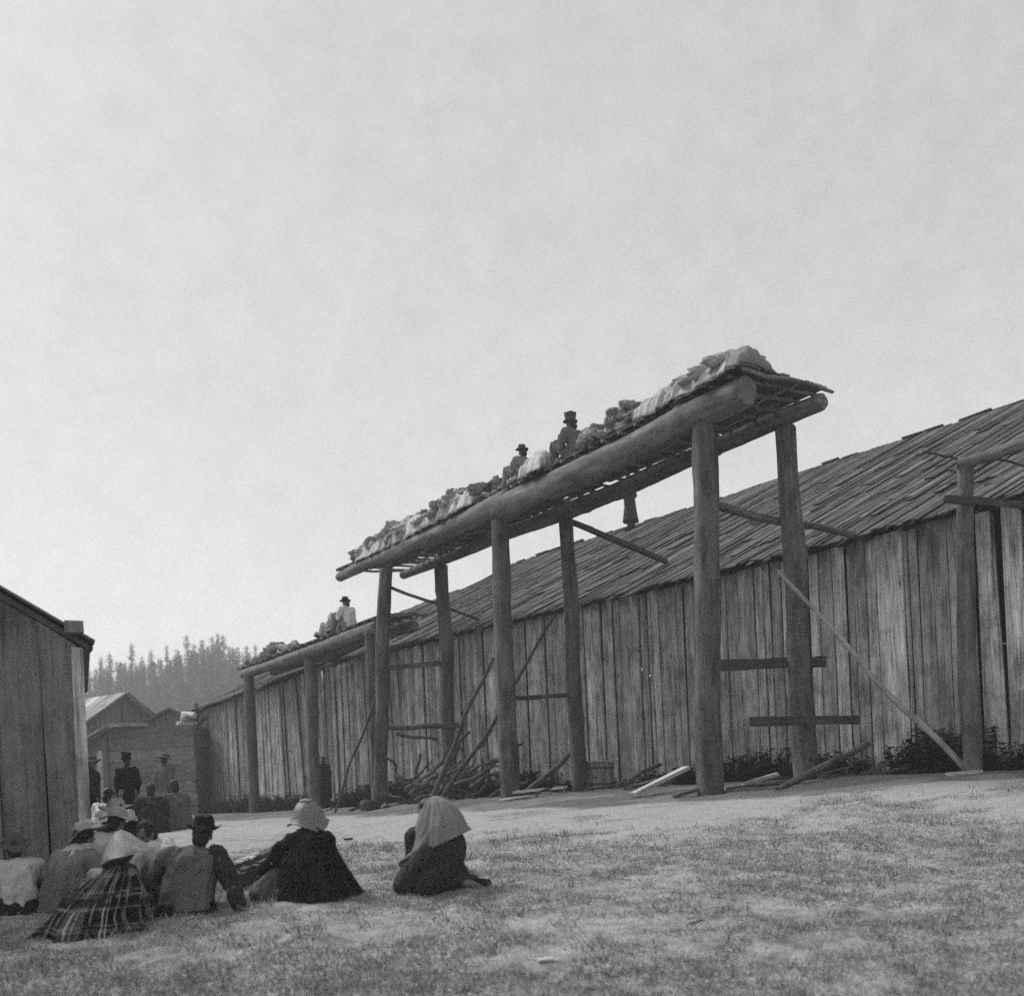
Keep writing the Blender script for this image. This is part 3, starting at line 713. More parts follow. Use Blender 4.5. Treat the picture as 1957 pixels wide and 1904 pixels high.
# ================================================================== LONG HOUSE (near part and far part)
def long_house(name, t0, t1, label, mat, wmin, wmax, odd, skip, holes, skew):
    root = empty(name, HP((t0 + t1) / 2, 4, hz((t0 + t1) / 2)), 0, label, 'house'); L = root.location
    def P(t, off, z): return HP(t, off, z) - L
    def PW(t, w, z): return HP(t, w, z) - L
    b = MB()
    plank_wall(b, P, t0, t1, lambda t: hz(t) - .15, lambda t: eave(t) + .06, wmin, wmax, skip, .006, .035, odd=odd)
    b.build('front_wall', mat, root)
    for te in (t0, t1):
        b = MB()
        def PE(w, off, z, te=te): return HP(te + (off if te == t1 else -off), w, z) - L
        plank_wall(b, PE, .05, 15.9, lambda w: -.3, lambda w: eave(te) + (ridge(te) - eave(te)) * (1 - abs(w - 8) / 8) - .1, .3, .6)
        b.build('gable_wall', mat, root)
    b = MB(); plank_wall(b, lambda t, off, z: HP(t, 16 + off, z) - L, t0, t1, lambda t: -.3, lambda t: eave(t), .5, .9, gap=.002); b.build('back_wall', mat, root)
    rf = MB()
    # unseen solid slab added under the boards to block light, front and back slopes
    n = 24
    for i in range(n):
        ta, tb = t0 + (t1 - t0) * i / n, t0 + (t1 - t0) * (i + 1) / n
        if any(h0 - .4 < (ta + tb) / 2 < h1 + .4 for h0, h1, *_ in holes): lo = .18
        else: lo = 0
        for side in (0, 1):
            def q(t, k, dz): return PW(t, 8 + (7.97 * (1 - k) * (1 if side else -1)), eave(t) + .1 + (ridge(t) - eave(t) - .1) * k + dz)
            prism(rf, [q(ta, lo, -.02), q(tb, lo, -.02), q(tb, 1, -.02), q(ta, 1, -.02)], [q(ta, lo, -.09), q(tb, lo, -.09), q(tb, 1, -.09), q(ta, 1, -.09)])
    roof_boards(rf, PW, t0 - .25, t1 + .25, lambda t: eave(t) - .02, ridge, -.42, 8.05, 4, (.07, .24), skew, .75, .05, holes, .12)
    roof_boards(rf, PW, t0 - .25, t1 + .25, lambda t: eave(t) - .02, ridge, 16.4, 7.95, 2, (.5, .9), 0, .3, .05)
    rf.build('roof', M['roof'], root)
    return root, L
A, LA = long_house('plank_house', -9, 20.3, 'long cedar plank house with a board roof behind the tall scaffold', M['wall'], .12, .31,
   [(15.6, 16.6, .035), (17.2, 18.4, .03)], [(-2.35, -2.1), (-3.25, -2.75)], [(18.8, 20.6, 0, 1)], .14)
Bh, LB = long_house('plank_house', 20.62, 33.4, 'far lower continuation of the long plank house, behind the low scaffold', M['wallb'], .1, .3,
   [(21.6, 23.0, .085), (23.0, 24.5, .04)], [(22.6, 22.75)], [], .1)
b = MB(); b.box(HP(33.25, -.07, 2.2) - LB, HT * .3, HW * .02, Z * 2.35, .01); b.build('corner_board', M['pale'], Bh)
# small rafters poking through the torn roof part
for t in (19.2, 19.7, 20.1):
    b = MB(); b.log(HP(t, -.5, eave(t) - .05) - LA, HP(t - .2, 2.4, eave(t) + 1.1) - LA, .05, .04, 8, 5); b.build('rafter', M['pole'], A, 60)

# loose boards leaning on the near wall at the right
def bd(name, mat, p0, p1, w, h, label, cat, up=(0, -1, 0), group=None, jit=.006):
    p0, p1 = Vector(p0), Vector(p1); b = MB(); L = p0.copy(); n = 6
    d = p1 - p0
    b.beam((0, 0, 0), p1 - p0, w, h, up, jit)
    o = b.build(name, mat); o.location = L; tag(o, label, cat, group); return o
bd('leaning_plank', M['wall'], at(1921, 1478, 15.35), at(1886, 985, 15.9), .17, .03, 'narrow split plank leaning over the dark gap near the right edge', 'plank', up=(.8, .6, 0))
bd('leaning_plank', M['wallb'], at(1944, 1480, 15.25), at(1950, 985, 15.7), .22, .03, 'wide dark plank standing at the right edge beside the gap', 'plank', up=(.8, .6, 0))

# ================================================================== SCAFFOLDS
def bpt(pts, s):     # polyline with params
    ks = [k for k, _ in pts]; return Vector([float(np.interp(s, ks, [p[c] for _, p in pts])) for c in range(3)])
FB = [(-1.2, (3.79, 14.4, 5.9)), (0, (3.23, 15.4, 5.93)), (5.7, (.17, 20.2, 6.05)), (11.4, (-2.9, 25.0, 6.24)), (13.9, (-4.41, 27.0, 6.36))]
BB = [(-1.0, (5.16, 15.6, 6.11)), (0, (4.75, 16.3, 6.12)), (5.7, (1.52, 21.15, 6.2)), (11.4, (-1.5, 25.9, 6.42)), (13.6, (-2.75, 27.7, 6.5))]
def fbp(s): return bpt(FB, s)
def bbp(s): return bpt(BB, s)
S1 = empty('scaffold', (.2, 20.2, 0), 0, 'tall log scaffold carrying a plank deck heaped with blankets', 'scaffold'); L1 = S1.location
def log_part(root, L, name, p0, p1, r0, r1, mat, **kw):
    b = MB(); b.log(Vector(p0) - L, Vector(p1) - L, r0, r1, **kw); return b.build(name, mat, root, 50)
def P3(a, b, c): return Vector((a, b, c))
log_part(S1, L1, 'front_beam', (3.71, 14.55, 5.9), (.0, 20.45, 6.06), .225, .25, M['beam'], n=28, seg=16)
log_part(S1, L1, 'front_beam', (.25, 20.05, 6.12), (-4.41, 27.0, 6.36), .24, .125, M['beam'], n=28, seg=16)
log_part(S1, L1, 'back_beam', (5.16, 15.6, 6.1), (1.3, 21.5, 6.2), .14, .18, M['beam'], n=22)
log_part(S1, L1, 'back_beam', (1.5, 21.2, 6.22), (-2.75, 27.7, 6.5), .17, .12, M['beam'], n=22)
posts = [((3.08, 15.4), (3.24, 15.42, 5.8), .205, .19), ((-.03, 20.5), (-.0, 20.5, 5.86), .21, .185), ((-3.37, 25.0), (-2.9, 25.0, 6.05), .17, .165)]
for (x, y), tp, r0, r1 in posts: log_part(S1, L1, 'post', (x, y, gzs(x, y) - .4), tp, r0, r1, M['post'], n=24)
for (x, y), tp, r0, r1 in (((4.84, 16.3), (4.76, 16.32, 5.98), .2, .17), ((1.48, 21.3), (1.42, 21.25, 6.05), .17, .155), ((-1.55, 25.9), (-1.58, 25.9, 6.3), .17, .17)):
    log_part(S1, L1, 'post', (x, y, gzs(x, y) - .4), tp, r0, r1, M['post'], n=24)
# joists and deck
s = -1.1
while s < 14.2:
    a = fbp(s) + Vector((-.12, -.08, 0)); c = bbp(s) + Vector((.2, .12, 0))
    rf = float(np.interp(s, [-1.2, 5.7, 13.9], [.225, .25, .125])); rb = float(np.interp(s, [-1, 5.7, 13.6], [.14, .18, .12]))
    b = MB(); b.log(a + Vector((0, 0, rf + .03)) - L1, c + Vector((0, 0, rb + .03)) - L1, .035, .03, 8, 4, .1); b.build('joist', M['pole'], S1, 60)
    s += R(.3, .55)
def deck(s, w, h=0):
    rf = float(np.interp(s, [-1.2, 5.7, 13.9], [.225, .25, .125])); rb = float(np.interp(s, [-1, 5.7, 13.6], [.14, .18, .12]))
    a = fbp(s) + Vector((0, 0, rf + .085)); c = bbp(s) + Vector((0, 0, rb + .085))
    return a.lerp(c, w / 1.76) + Vector((0, 0, h))
row = 0; w = -.1
while w < 1.78:
    bw = R(.16, .24) if w < 1.25 else .115; s0 = -1.15 + R(-.1, .5) - (.0 if w < .9 else .35); row += 1
    while s0 < 14.1:
        if w > 1.4 and s0 > 9.5: break
        s1 = min(s0 + R(2.6, 4.2), 14.25 + R(-.2, .3)); b = MB()
        b.beam(deck(s0, w + bw / 2) - L1, deck(s1, w + bw / 2) - L1, bw - R(.005, .03), .03, (0, 0, 1), .008, R(.8, 1))
        b.build('deck_board', M['roof'], S1); s0 = s1 - R(-.02, .2) + (R(0, .5) if w > 1.6 else 0)
    w += bw + R(0, .008)
# fixed cross pieces between the posts
def brace(root, L, p0, p1, w, h, mat, up=(0, 0, 1), rnd=False):
    b = MB()
    if rnd: b.log(Vector(p0) - L, Vector(p1) - L, w, h, 10, 6, .1, .03)
    else:
        p0, p1 = Vector(p0) - L, Vector(p1) - L; d = p1 - p0; n = 4; o = 0
        for i in range(n):
            o2 = R(-.012, .012); b.beam(p0 + d * (i / n - .004) + Z * o, p0 + d * ((i + 1) / n + .004) + Z * o2, w * R(.9, 1.1), h * R(.9, 1.08), up, .008); o = o2
    return b.build('brace', mat, root, 50 if rnd else None)
brace(S1, L1, at(1330, 958, 15.72), at(1658, 1030, 17.3), .07, .06, M['post'], rnd=True)
brace(S1, L1, at(1376, 1272, 15.75), at(1576, 1264, 16.75), .05, .17, M['dark'])
brace(S1, L1, at(1432, 1380, 15.5), at(1641, 1377, 16.1), .05, .145, M['dark'])
brace(S1, L1, at(1080, 993, 21.4), at(1272, 1073, 22.6), .12, .1, M['dark'], rnd=False)
brace(S1, L1, at(978, 1335, 20.5), at(1085, 1330, 21.15), .05, .09, M['dark'])
brace(S1, L1, at(742, 1122, 25.0), at(935, 1192, 27.2), .045, .035, M['post'], rnd=True)
brace(S1, L1, at(735, 1279, 25.1), at(850, 1267, 25.95), .05, .12, M['post'])
brace(S1, L1, at(735, 1391, 25.2), at(880, 1388, 25.85), .07, .07, M['post'], rnd=True)
brace(S1, L1, at(755, 1403, 25.3), at(835, 1414, 25.9), .05, .04, M['drift'], rnd=True)

# far low scaffold
S2 = empty('scaffold', (-6.4, 31.2, 0), 0, 'lower log scaffold farther along the wall, its deck end near the gable', 'scaffold'); L2 = S2.location
FB2 = [(0, (-3.66, 27.6, 4.97)), (4.4, (-6.2, 31.2, 4.86)), (9.2, (-9.2, 35.1, 5.08))]
def f2(s): return bpt(FB2, s)
log_part(S2, L2, 'front_beam', (-3.45, 27.3, 5.02), (-9.35, 35.4, 5.02), .2, .16, M['beam'], n=22, bend=.02)
off2 = Vector((.9, .7, .12))
log_part(S2, L2, 'back_beam', Vector((-3.4, 27.3, 5.02)) + off2, Vector((-9.4, 35.5, 5.05)) + off2, .14, .12, M['beam'], n=16)
for (x, y, z, r) in ((-3.72, 27.6, 4.95, .155), (-6.15, 31.2, 4.85, .18), (-9.06, 35.0, 4.95, .18)):
    log_part(S2, L2, 'post', (x, y, gzs(x, y) - .4), (x, y, z), r * 1.05, r, M['post'], n=20)
s = -.4
while s < 10:
    k = s / 9.6; a = Vector((-3.45, 27.3, 5.24)).lerp(Vector((-9.4, 35.4, 5.22)), k)
    b = MB(); b.log(a - L2 + Vector((-.1, -.08, 0)), a + off2 - L2 + Vector((.15, .1, 0)), .035, .03, 8, 4, .1); b.build('joist', M['pole'], S2, 60); s += R(.4, .7)
def deck2(k, w, h=0): return Vector((-3.2, 26.96, 5.3)).lerp(Vector((-9.6, 35.75, 5.28)), k) + off2 * w + Vector((0, 0, h))
for w in (-.08, .1, .28, .46, .64, .82):
    k = 0
    while k < .98:
        k1 = min(1, k + R(.25, .4)); b = MB(); b.beam(deck2(k, w + .08) - L2, deck2(k1, w + .08) - L2, .19, .03, (0, 0, 1), .008); b.build('deck_board', M['roof'], S2); k = k1

# third scaffold at the right edge
S3 = empty('scaffold', (6.7, 14.5, gzs(6.7, 14.5)), 0, 'single thin post and sloping rail at the right edge by the wall', 'scaffold'); L3 = S3.location
pb = at(1856, 1480, 14.5); log_part(S3, L3, 'post', (pb.x, pb.y, gzs(pb.x, pb.y) - .3), at(1843, 872, 14.5), .135, .115, M['post'], n=18)
log_part(S3, L3, 'rail', at(1828, 888, 14.5), at(2080, 820, 13.6), .085, .095, M['beam'], n=16)
brace(S3, L3, at(1804, 955, 14.35), at(1998, 968, 14.2), .06, .1, M['dark'])
pb = at(2075, 1482, 13.6); log_part(S3, L3, 'post', (pb.x, pb.y, gzs(pb.x, pb.y) - .3), at(2066, 820, 13.6), .14, .12, M['post'], n=18)
brace(S3, L3, at(1762, 863, 14.6), at(1842, 882, 14.45), .018, .022, M['dark'], rnd=True)
brace(S3, L3, at(1895, 878, 14.4), at(1990, 894, 14.0), .02, .02, M['dark'], rnd=True)

# ================================================================== LOOSE POLES AND BOARDS
def pole(name, p0, p1, r0, r1, label, cat, mat='pole', bend=.03, group=None):
    p0, p1 = Vector(p0), Vector(p1); b = MB(); b.log((0, 0, 0), p1 - p0, r0, r1, 10, 12, .12, bend)
    o = b.build(name, M[mat], None, 60); o.location = p0; return tag(o, label, cat, group)
pole('leaning_pole', at(1858, 1486, 14.6), at(1487, 1092, 16.05), .052, .03, 'long pale pole propped slantwise against the near right post', 'pole', 'polepale', .05)
pole('leaning_pole', G_d(640, 24.6), at(722, 1318, 25.25), .035, .03, 'thin dark pole slanting to the leftmost tall post', 'pole', 'dark', .04)
pole('leaning_pole', G_d(815, 19.5), at(942, 1258, 20.35), .05, .035, 'dark branchy pole slanting up to the middle tall post', 'pole', 'dark', .05)
pole('leaning_pole', G_d(838, 20.6), at(1064, 1172, 21.5), .05, .03, 'crooked knotty pole crossing behind the middle tall post', 'pole', 'dark', .08)
pole('leaning_pole', G_d(1002, 20.9), at(1088, 1442, 21.8), .07, .06, 'short thick dark timber slanting to the back middle post', 'timber', 'drift', .04)
pole('fallen_log', at(1488, 1512, 14.7), at(1657, 1422, 17.0), .065, .055, 'dark fallen log with a pale end resting up against the wall', 'log', 'drift', .04)
g = G_d(1210, 15.9); bd('plank', M['pale'], g + Vector((0, 0, .06)), at(1312, 1468, 16.8), .14, .06, 'pale split plank lying tilted on the ground left of the near post', 'plank', up=(0, 0, 1))
g = G_d(985, 19.3); g2 = G_d(1082, 18.7); bd('plank', M['pale'], g + Vector((0, 0, .12)), g2 + Vector((0, 0, .14)), .16, .05, 'small pale board lying flat at the foot of the middle post', 'plank', up=(0, 0, 1))
g = G_d(1815, 14.2); bd('plank', M['pale'], g + Vector((0, 0, .03)), g + Vector((.5, .1, .05)), .12, .05, 'short pale chip of wood at the foot of the long slanting pole', 'plank', up=(0, 0, 1))
pole('driftwood', G_d(1180, 18.6) + Vector((0, 0, .1)), at(1262, 1462, 19.6), .05, .04, 'dark stick lying behind the pale tilted plank', 'stick', 'drift', .05)
# stump block at the foot of the leftmost post
p = G_d(705, 24.3); b = MB(); b.log((0, 0, -.1), (.02, 0, .22), .3, .26, 16, 4, .2); b.log((.25, -.1, -.1), (.5, -.15, .1), .16, .12, 12, 3, .2)
o = b.build('stump', M['drift'], None, 60); o.location = p; tag(o, 'low dark stump at the foot of the leftmost tall post', 'stump')
# wooden tub with lid by the wall
p = HP(6.0, -1.0, hz(6.0, -1.0)); root = empty('wooden_tub', p, .3, 'small wooden tub with a plank lid standing by the long wall', 'tub')
b = MB()
for i in range(18):
    a = 2 * math.pi * i / 18; o_ = Vector((math.cos(a), math.sin(a), 0)); t_ = Vector((-o_.y, o_.x, 0))
    b.box(o_ * .28 + Z * .29, t_ * .047, o_ * .014, Z * .3 + o_ * .025, .004)
b.build('wall', M['wall'], root)
for z_, rr_ in ((.12, .285), (.46, .312)):
    b = MB(); b.lathe([(rr_, z_), (rr_ + .008, z_), (rr_ + .008, z_ + .04), (rr_, z_ + .04), (rr_, z_)], 28); b.build('hoop', M['dark'], root)
b = MB()
for q in (-.17, 0, .17): b.box((0, q, .62), (0, .08, 0), (0, 0, .018), (.4 - abs(q) * .4, 0, 0), .006)
b.build('lid', M['pale'], root)
# brush and driftwood heap between the posts
for i in range(30):
    p = G_d(R(760, 925), R(21.5, 25.5)); p.z += R(.0, .75); a = R(-.7, 3.6) if i % 3 == 0 else R(-.4, .9); L_ = R(.6, 1.9); d = Vector((math.cos(a), R(-.5, .5), R(.1, .75))).normalized() * L_
    o = pole('branch', p - Vector((0, 0, .1)), p + d, R(.02, .075), R(.01, .04), 'dark branch lying in the tangled brush heap between the left posts', 'branch', 'drift' if i % 3 else 'dark', .09, 'branches in the brush heap')
for i in range(22):
    px = (960, 1010, 1120, 1150, 1190, 1235, 1290, 1390, 1420, 1455, 1530, 1570, 1600, 1650, 1690, 1740, 700, 745, 800, 560, 600, 670)[i]; d = R(15.2, 17.2) if px > 1250 else (R(18.5, 21) if px > 900 else R(24.5, 28))
    p = G_d(px, d); a = R(-.6, .6); L_ = R(.3, 1.1); e = Vector((math.cos(a) * L_, math.sin(a) * L_, 0)); q_ = p + e; q_.z = gzs(q_.x, q_.y) + R(.03, .18); p.z += .03
    bd('board_scrap', M['drift'] if i % 4 else M['wallb'], p, q_, R(.06, .16), R(.03, .06), 'weathered scrap of board lying among the debris under the scaffolds', 'board', up=(0, 0, 1), group='board scraps under the scaffolds', jit=.012)
# dark driftwood on the slope by the caped woman
def logpile(px0, py0, px1, py1, r0, r1, label, mat):
    a = G(px0, py0); c = G(px1, py1); a.z += r0 * .7; c.z += r1 * .8
    pole('driftwood_log', a, c, r0, r1, label, 'log', mat, .05)
def slab(name, mat, p0, p1, w, h, label, cat, tp=.7):
    b = MB(); d = Vector(p1) - Vector(p0); n = 5
    for i in range(n):
        q0, q1 = d * (i / n), d * ((i + 1) / n); b.beam(q0 - d * .01 + Vector((0, 0, R(-.01, .012))), q1 + Vector((0, 0, R(-.01, .012))), w * (tp + (1 - tp) * (i + 1) / n) * R(.9, 1.1), h * R(.85, 1.1), (0, 0, 1), .012)
    o = b.build(name, mat); o.location = p0; return tag(o, label, cat)
a = G(440, 1672); c = G(545, 1632); slab('split_log', M['dark'], a + Z * .05, c + Z * .1, .13, .06, 'thin dark split log on the grass, upper of the two left of the cape', 'log')
slab('plank', M['pale'], a + Z * .095, a.lerp(c, .45) + Z * .125, .1, .018, 'pale strip along the top of the upper dark split log', 'plank')  # thin pale slab gives the upper split log a paler top
a = G(452, 1694); c = G(556, 1668); slab('split_log', M['dark'], a + Z * .05, c + Z * .1, .3, .14, 'thick dark split log on the grass, lower of the two left of the cape', 'log', .4)
slab('plank', M['drift'], a.lerp(c, .1) + Z * .14, a.lerp(c, .6) + Z * .175, .12, .02, 'grey strip along the top of the lower dark split log', 'plank')  # thin grey slab on top of the darker lower log
p = G(528, 1722); b = MB()
for a, ra, c, rc in (((-.12, 0, .07), .1, (.1, .05, .08), .12), ((-.05, 0, .1), .1, (.05, .02, .2), .08), ((.1, -.05, .06), .09, (.16, .1, .12), .09)): b.cap(a, ra, c, rc)
root = empty('bundle', p, 0, 'crumpled grey cloth bundle on the grass at the left hem of the dark cape', 'bundle'); remesh(b, 'cloth', M['grey'], root, .012, 3, .05, 8)
p = G(622, 1724); b = MB(); b.cap((-.03, 0, .03), .035, (.04, 0, .04), .03); b.cap((0, .03, .05), .03, (.01, 0, .08), .02)
root = empty('rag', p - Vector((0, .12, 0)), 0, 'small pale rag lying at the front hem of the dark cape', 'rag'); remesh(b, 'cloth', M['lt'], root, .01, 2, .02, 14)
for i, (px, py, lab) in enumerate(((1797, 2188, ''), )): pass
for px, py, w_, lab in ((1325, 1762, .13, 'small pale wood chip flat in the middle of the foreground grass'), (1042, 1843, .1, 'pale wood chip low in the foreground grass below the bowed woman'), (1640, 1600, .16, 'thin pale sliver of wood on the trodden ground in front of the near right post'), (665, 1608, .12, 'dark wood chip on the bare ground right of the bell shaped hat')):
    a = G(px, py); bd('wood_chip', M['dark' if 'dark' in lab else 'pale'], a + Vector((-w_ / 2, 0, .02)), a + Vector((w_ / 2, .02, .025)), .04, .02, lab, 'wood chip', up=(0, 0, 1))

# ================================================================== BLANKET HEAPS
def bundle_mesh(seed, kind):
    r = np.random.default_rng(seed); b = MB(); n, m = 28, 18
    b.sphere((0, 0, 0), 1.0, n, m); v = np.array(b.v)
    e = 3.6 if kind == 'fold' else 2.7
    kk = .45 if kind == 'roll' else 1.0
    nrm = (np.abs(v) ** e).sum(1) ** (1 / e); v = v / nrm[:, None]
    dims = np.array([.2, .15, .075]) if kind != 'roll' else np.array([.36, .17, .13])
    q = v * (2.2 if kind != 'roll' else 1.6) + seed * 3.1
    d = 1 + (fbm(q, 2) - .5) * .7 * kk - np.abs(fbm(q * 1.3 + 9, 2) - .5) * 1.1 * kk
    lay = np.sin(v[:, 2] * (11 + seed % 4) + fbm(q, 2) * 4) * .06 - np.abs(fbm(q * 3.1 + 20, 2) - .5) * .3
    v = v * (d + lay)[:, None] * dims
    b.v = v.tolist(); me = b.mesh('blanket_bundle'); shade(me, 180); return me
BM = {k: [] for k in ('fold', 'roll')}
for k in BM:
    for i in range(5):
        for mt in BL:
            me = bundle_mesh(i + 1, k); me.materials.append(mt); BM[k].append(me)
def put_bundle(p, kind, sc, label, group, dark=.15, flat=1.0, rz=None):
    me = random.choice(BM[kind])
    o = bpy.data.objects.new('blanket_bundle', me); COL.objects.link(o); o.location = p
    o.rotation_euler = (R(-.4, .4), R(-.4, .4), R(0, 6.28) if rz is None else rz); o.scale = (sc * R(.8, 1.2), sc * R(.8, 1.2), sc * R(.8, 1.2) * flat)
    return tag(o, label, 'blanket', group)
DIR1 = math.atan2(FB[3][1][1] - FB[1][1][1], FB[3][1][0] - FB[1][1][0])
def heap(s0, s1, prof, n, sc, label, group, kind='fold', wr=(.02, 1.2), flat=1.0):
    ks = np.linspace(s0, s1, len(prof))
    for i in range(n):
        s = R(s0, s1); w = R(*wr); h = float(np.interp(s, ks, prof)); c = 1 - ((w - .3) / .75) ** 2
        z = R(.05, max(.08, h * max(.25, c)))
        put_bundle(deck(s, w, z), kind, sc * R(.75, 1.2), label, group, flat=flat)
heap(6.6, 12.9, [.4, .62, .54, .64, .52, .58, .56, .5, .25], 150, 1.15, 'folded blanket bundle in the rough heap on the far half of the tall scaffold deck', 'bundles heaped on the far half of the deck', wr=(-.12, .6))
heap(1.3, 3.3, [.34, .5, .54, .4, .12], 80, .78, 'small folded blanket in the tight low heap beside the man in the top hat', 'small bundles beside the top hat', wr=(-.1, .45))
heap(3.6, 6.4, [.14, .1, .16, .1, .14], 26, .6, 'thin folded blanket lying flat along the deck edge between the seated men', 'blankets along the deck edge', 'fold', (-.08, .3))
# the large heap at the near end: big crumpled blankets (s, w, z, half length, radius)
def drape(s0, s1, w0, w1, h, mi, lab, seed, fold=.07):
    """one blanket flung over the load: a sheet with folds, its hem down on the deck or over the beam"""
    ns, nw = 64, 40; c0 = deck((s0 + s1) / 2, (w0 + w1) / 2); b = MB()
    u, v = np.meshgrid(np.linspace(0, 1, ns), np.linspace(0, 1, nw), indexing='ij')
    rr = np.random.default_rng(seed)
    pr = np.clip(np.sin(np.pi * np.clip(u, 0, 1)), 0, 1) ** .32; pv = np.interp(v, [0, .1, .2, .35, .7, 1], [.0, .35, .72, 1, .85, 0])
    L0 = np.stack([u * (s1 - s0) * 1.8, v * 2.2, u * 0 + seed], -1)
    q = np.stack([u * (s1 - s0) * 1.3 + seed + 1.6 * fbm(L0 + 3, 2), v * 8 + 3.2 * fbm(L0 + 8, 2), u * 0 + seed * 1.3], -1)
    rid = np.abs(fbm(q, 3) - .5) * 2; rid2 = np.abs(fbm(q * [1.7, 2.3, 1] + 11, 3) - .5) * 2
    z = h * pr ** .6 * pv ** .7 * (.6 + .8 * fbm(q * .55 + 5, 2)) + fold * (.38 * np.sin(6.283 * (v * 4.2 + 2.2 * fbm(L0 * 1.6 + 21, 2))) + (.3 - rid) * .8 + (.25 - rid2) * .35) * np.clip(pr * pv * 3, .25, 1)
    du = (fbm(np.stack([v * 3, u * 3, u * 0 + seed], -1), 3) - .5) * .22; dv = (fbm(np.stack([u * 5, v * 2, u * 0 + seed + 9], -1), 3) - .5) * .22
    for i in range(ns):
        for j in range(nw):
            p = deck(s0 + (s1 - s0) * u[i, j] + du[i, j], w0 + (w1 - w0) * v[i, j] + dv[i, j], max(.01, z[i, j]) if v[i, j] > .06 else z[i, j] - .05) - c0
            b.v.append(p[:])
    for i in range(ns - 1):
        for j in range(nw - 1):
            b.f.append((i * nw + j, (i + 1) * nw + j, (i + 1) * nw + j + 1, i * nw + j + 1)); b.uv += [(0, 0)] * 4
    root = empty('blanket', c0, 0, lab, 'blanket'); o = b.build('crumpled_cloth', BL[mi], root, 180)
    m = o.modifiers.new('thickness', 'SOLIDIFY'); m.thickness = .02; m.offset = -1
drape(-1.08, .2, -.3, .6, .27, 0, 'large crumpled pale blanket forming the high heap over the big beam end', 1, .1)
drape(-1.15, -.3, -.3, .55, .31, 2, 'grey blanket flung over the outermost top of the high heap', 2, .1)
drape(-.5, .4, -.26, .5, .38, 1, 'cream blanket lying across the inner half of the high heap', 3, .1)
drape(.2, .85, -.26, .45, .36, 1, 'bunched blanket in the middle heap directly above the near post', 4, .1)
drape(.6, 1.3, -.26, .45, .33, 0, 'bunched pale blanket at the inner end of the middle heap', 5, .1)
drape(.15, .8, -.1, .6, .36, 2, 'grey rolled blanket on top of the middle heap', 6, .07)
for i in range(22):
    s_ = R(-1.15, 1.25); hh_ = float(np.interp(s_, [-1.15, -.8, -.2, .35, .8, 1.3], [.26, .34, .38, .34, .34, .16])); w_ = R(-.16, .3)
    put_bundle(deck(s_, w_, hh_ * R(.55, 1.0) * (1 if w_ > 0 else .7)), 'roll', R(.62, .95), 'long folded blanket laid on the big crumpled blankets above the near post', 'long blankets on the high heap', flat=.85, rz=DIR1 + R(-.35, .35)).rotation_euler[:2] = (R(-.25, .25), R(-.12, .12))
heap(-.95, 1.2, [.3, .42, .36, .3, .3], 16, 1.0, 'folded blanket tucked among the big crumpled blankets above the near post', 'folded blankets among the big blankets', wr=(-.12, .4))
for n_, (a_, b_, h_, mi_, w_) in enumerate(((12.6, 11.6, .3, 4, 'lowest pale'), (11.7, 10.7, .42, 0, 'second'), (10.9, 9.9, .5, 1, 'third'), (10.0, 9.1, .46, 4, 'fourth'), (9.2, 8.3, .5, 0, 'fifth'), (8.4, 7.6, .5, 3, 'sixth'), (7.7, 6.8, .4, 4, 'last'))):
    drape(b_, a_, -.26, .6, h_, mi_, w_ + ' spread blanket along the far heap, counted from its low outer end', 30 + n_, .1)
# boxes in the left heap
for s, w, h, a, lab in ((6.55, .1, .3, .08, 'upright dark board standing at the right end of the far blanket heap'), (6.2, .3, .3, -.35, 'dark tilted box lid right of the upright board on the deck')):
    c = deck(s, w, .0); b = MB(); b.box((0, 0, h * .6), (.09, 0, 0), (0, .11, 0), (0, math.sin(a) * h * .6, h * .6), .01)
    o = b.build('wooden_crate', M['dark']); o.location = c; tag(o, lab, 'crate')
# bundles on the far scaffold
for i in range(42):
    k = R(.62, .97); put_bundle(deck2(k, R(0, .8), R(.05, .12 + .45 * (1 - abs(k - .78) / .22))), 'fold', R(.8, 1.2), 'folded blanket in the low heap on the far scaffold deck', 'bundles on the far scaffold')
put_bundle(deck2(.4, .2, .1), 'roll', .9, 'rolled blanket lying left of the white shirted man on the far scaffold', None)

# people on the decks
rz1 = DIR1 - math.pi / 2
p = deck(5.3, .25); person(p, rz1 + .2, 'sit', 'man in a light shirt and round hat sitting on the deck by the far heap', voxel=.014, top='mid', legs='mid', hat='brim', hatm='feltg', hat_tilt=(0, .05), sc=.9,
     over=dict(chest=(0, .02, .43), neck=(0, .05, .62), head=(0, .08, .765)))
p = deck(3.46, .18, -.1); person(p, rz1 + .1, 'sit', 'man in a dark jacket and top hat sitting with his back to the small bundles', voxel=.014, top='grey', legs='grey', hat='top', hatm='feltg', hat_tilt=(.0, .05), sc=1.04)  # dark jacket and hat in greyer cloth and felt, haze put into their colour
drape(4.15, 4.95, -.25, .4, .3, 4, 'white blanket slumped on the deck between the two hatted men', 12, .1)
p = deck2(.24, .25); person(p, rz1 + .3, 'sit', 'man in a white shirt and dark hat sitting on the far scaffold', voxel=.016, top='wht', legs='mid', hat='brim', hatm='felt', sc=1.1)
p = deck2(.33, .25); r, J = person(p, rz1 + .6, 'sit', 'stooped person in a pale wrap sitting left of the hatted man on the far scaffold', voxel=.016, top='lt', legs='lt', hair=False, sc=.82)
loft('wrap', [(0, .1, .02, .3, .32), (0, .1, .25, .26, .26), (0, .12, .5, .18, .18), (0, .14, .72, .13, .14), (0, .15, .86, .06, .06)], M['lt'], r, 7, .1, 64, 3)

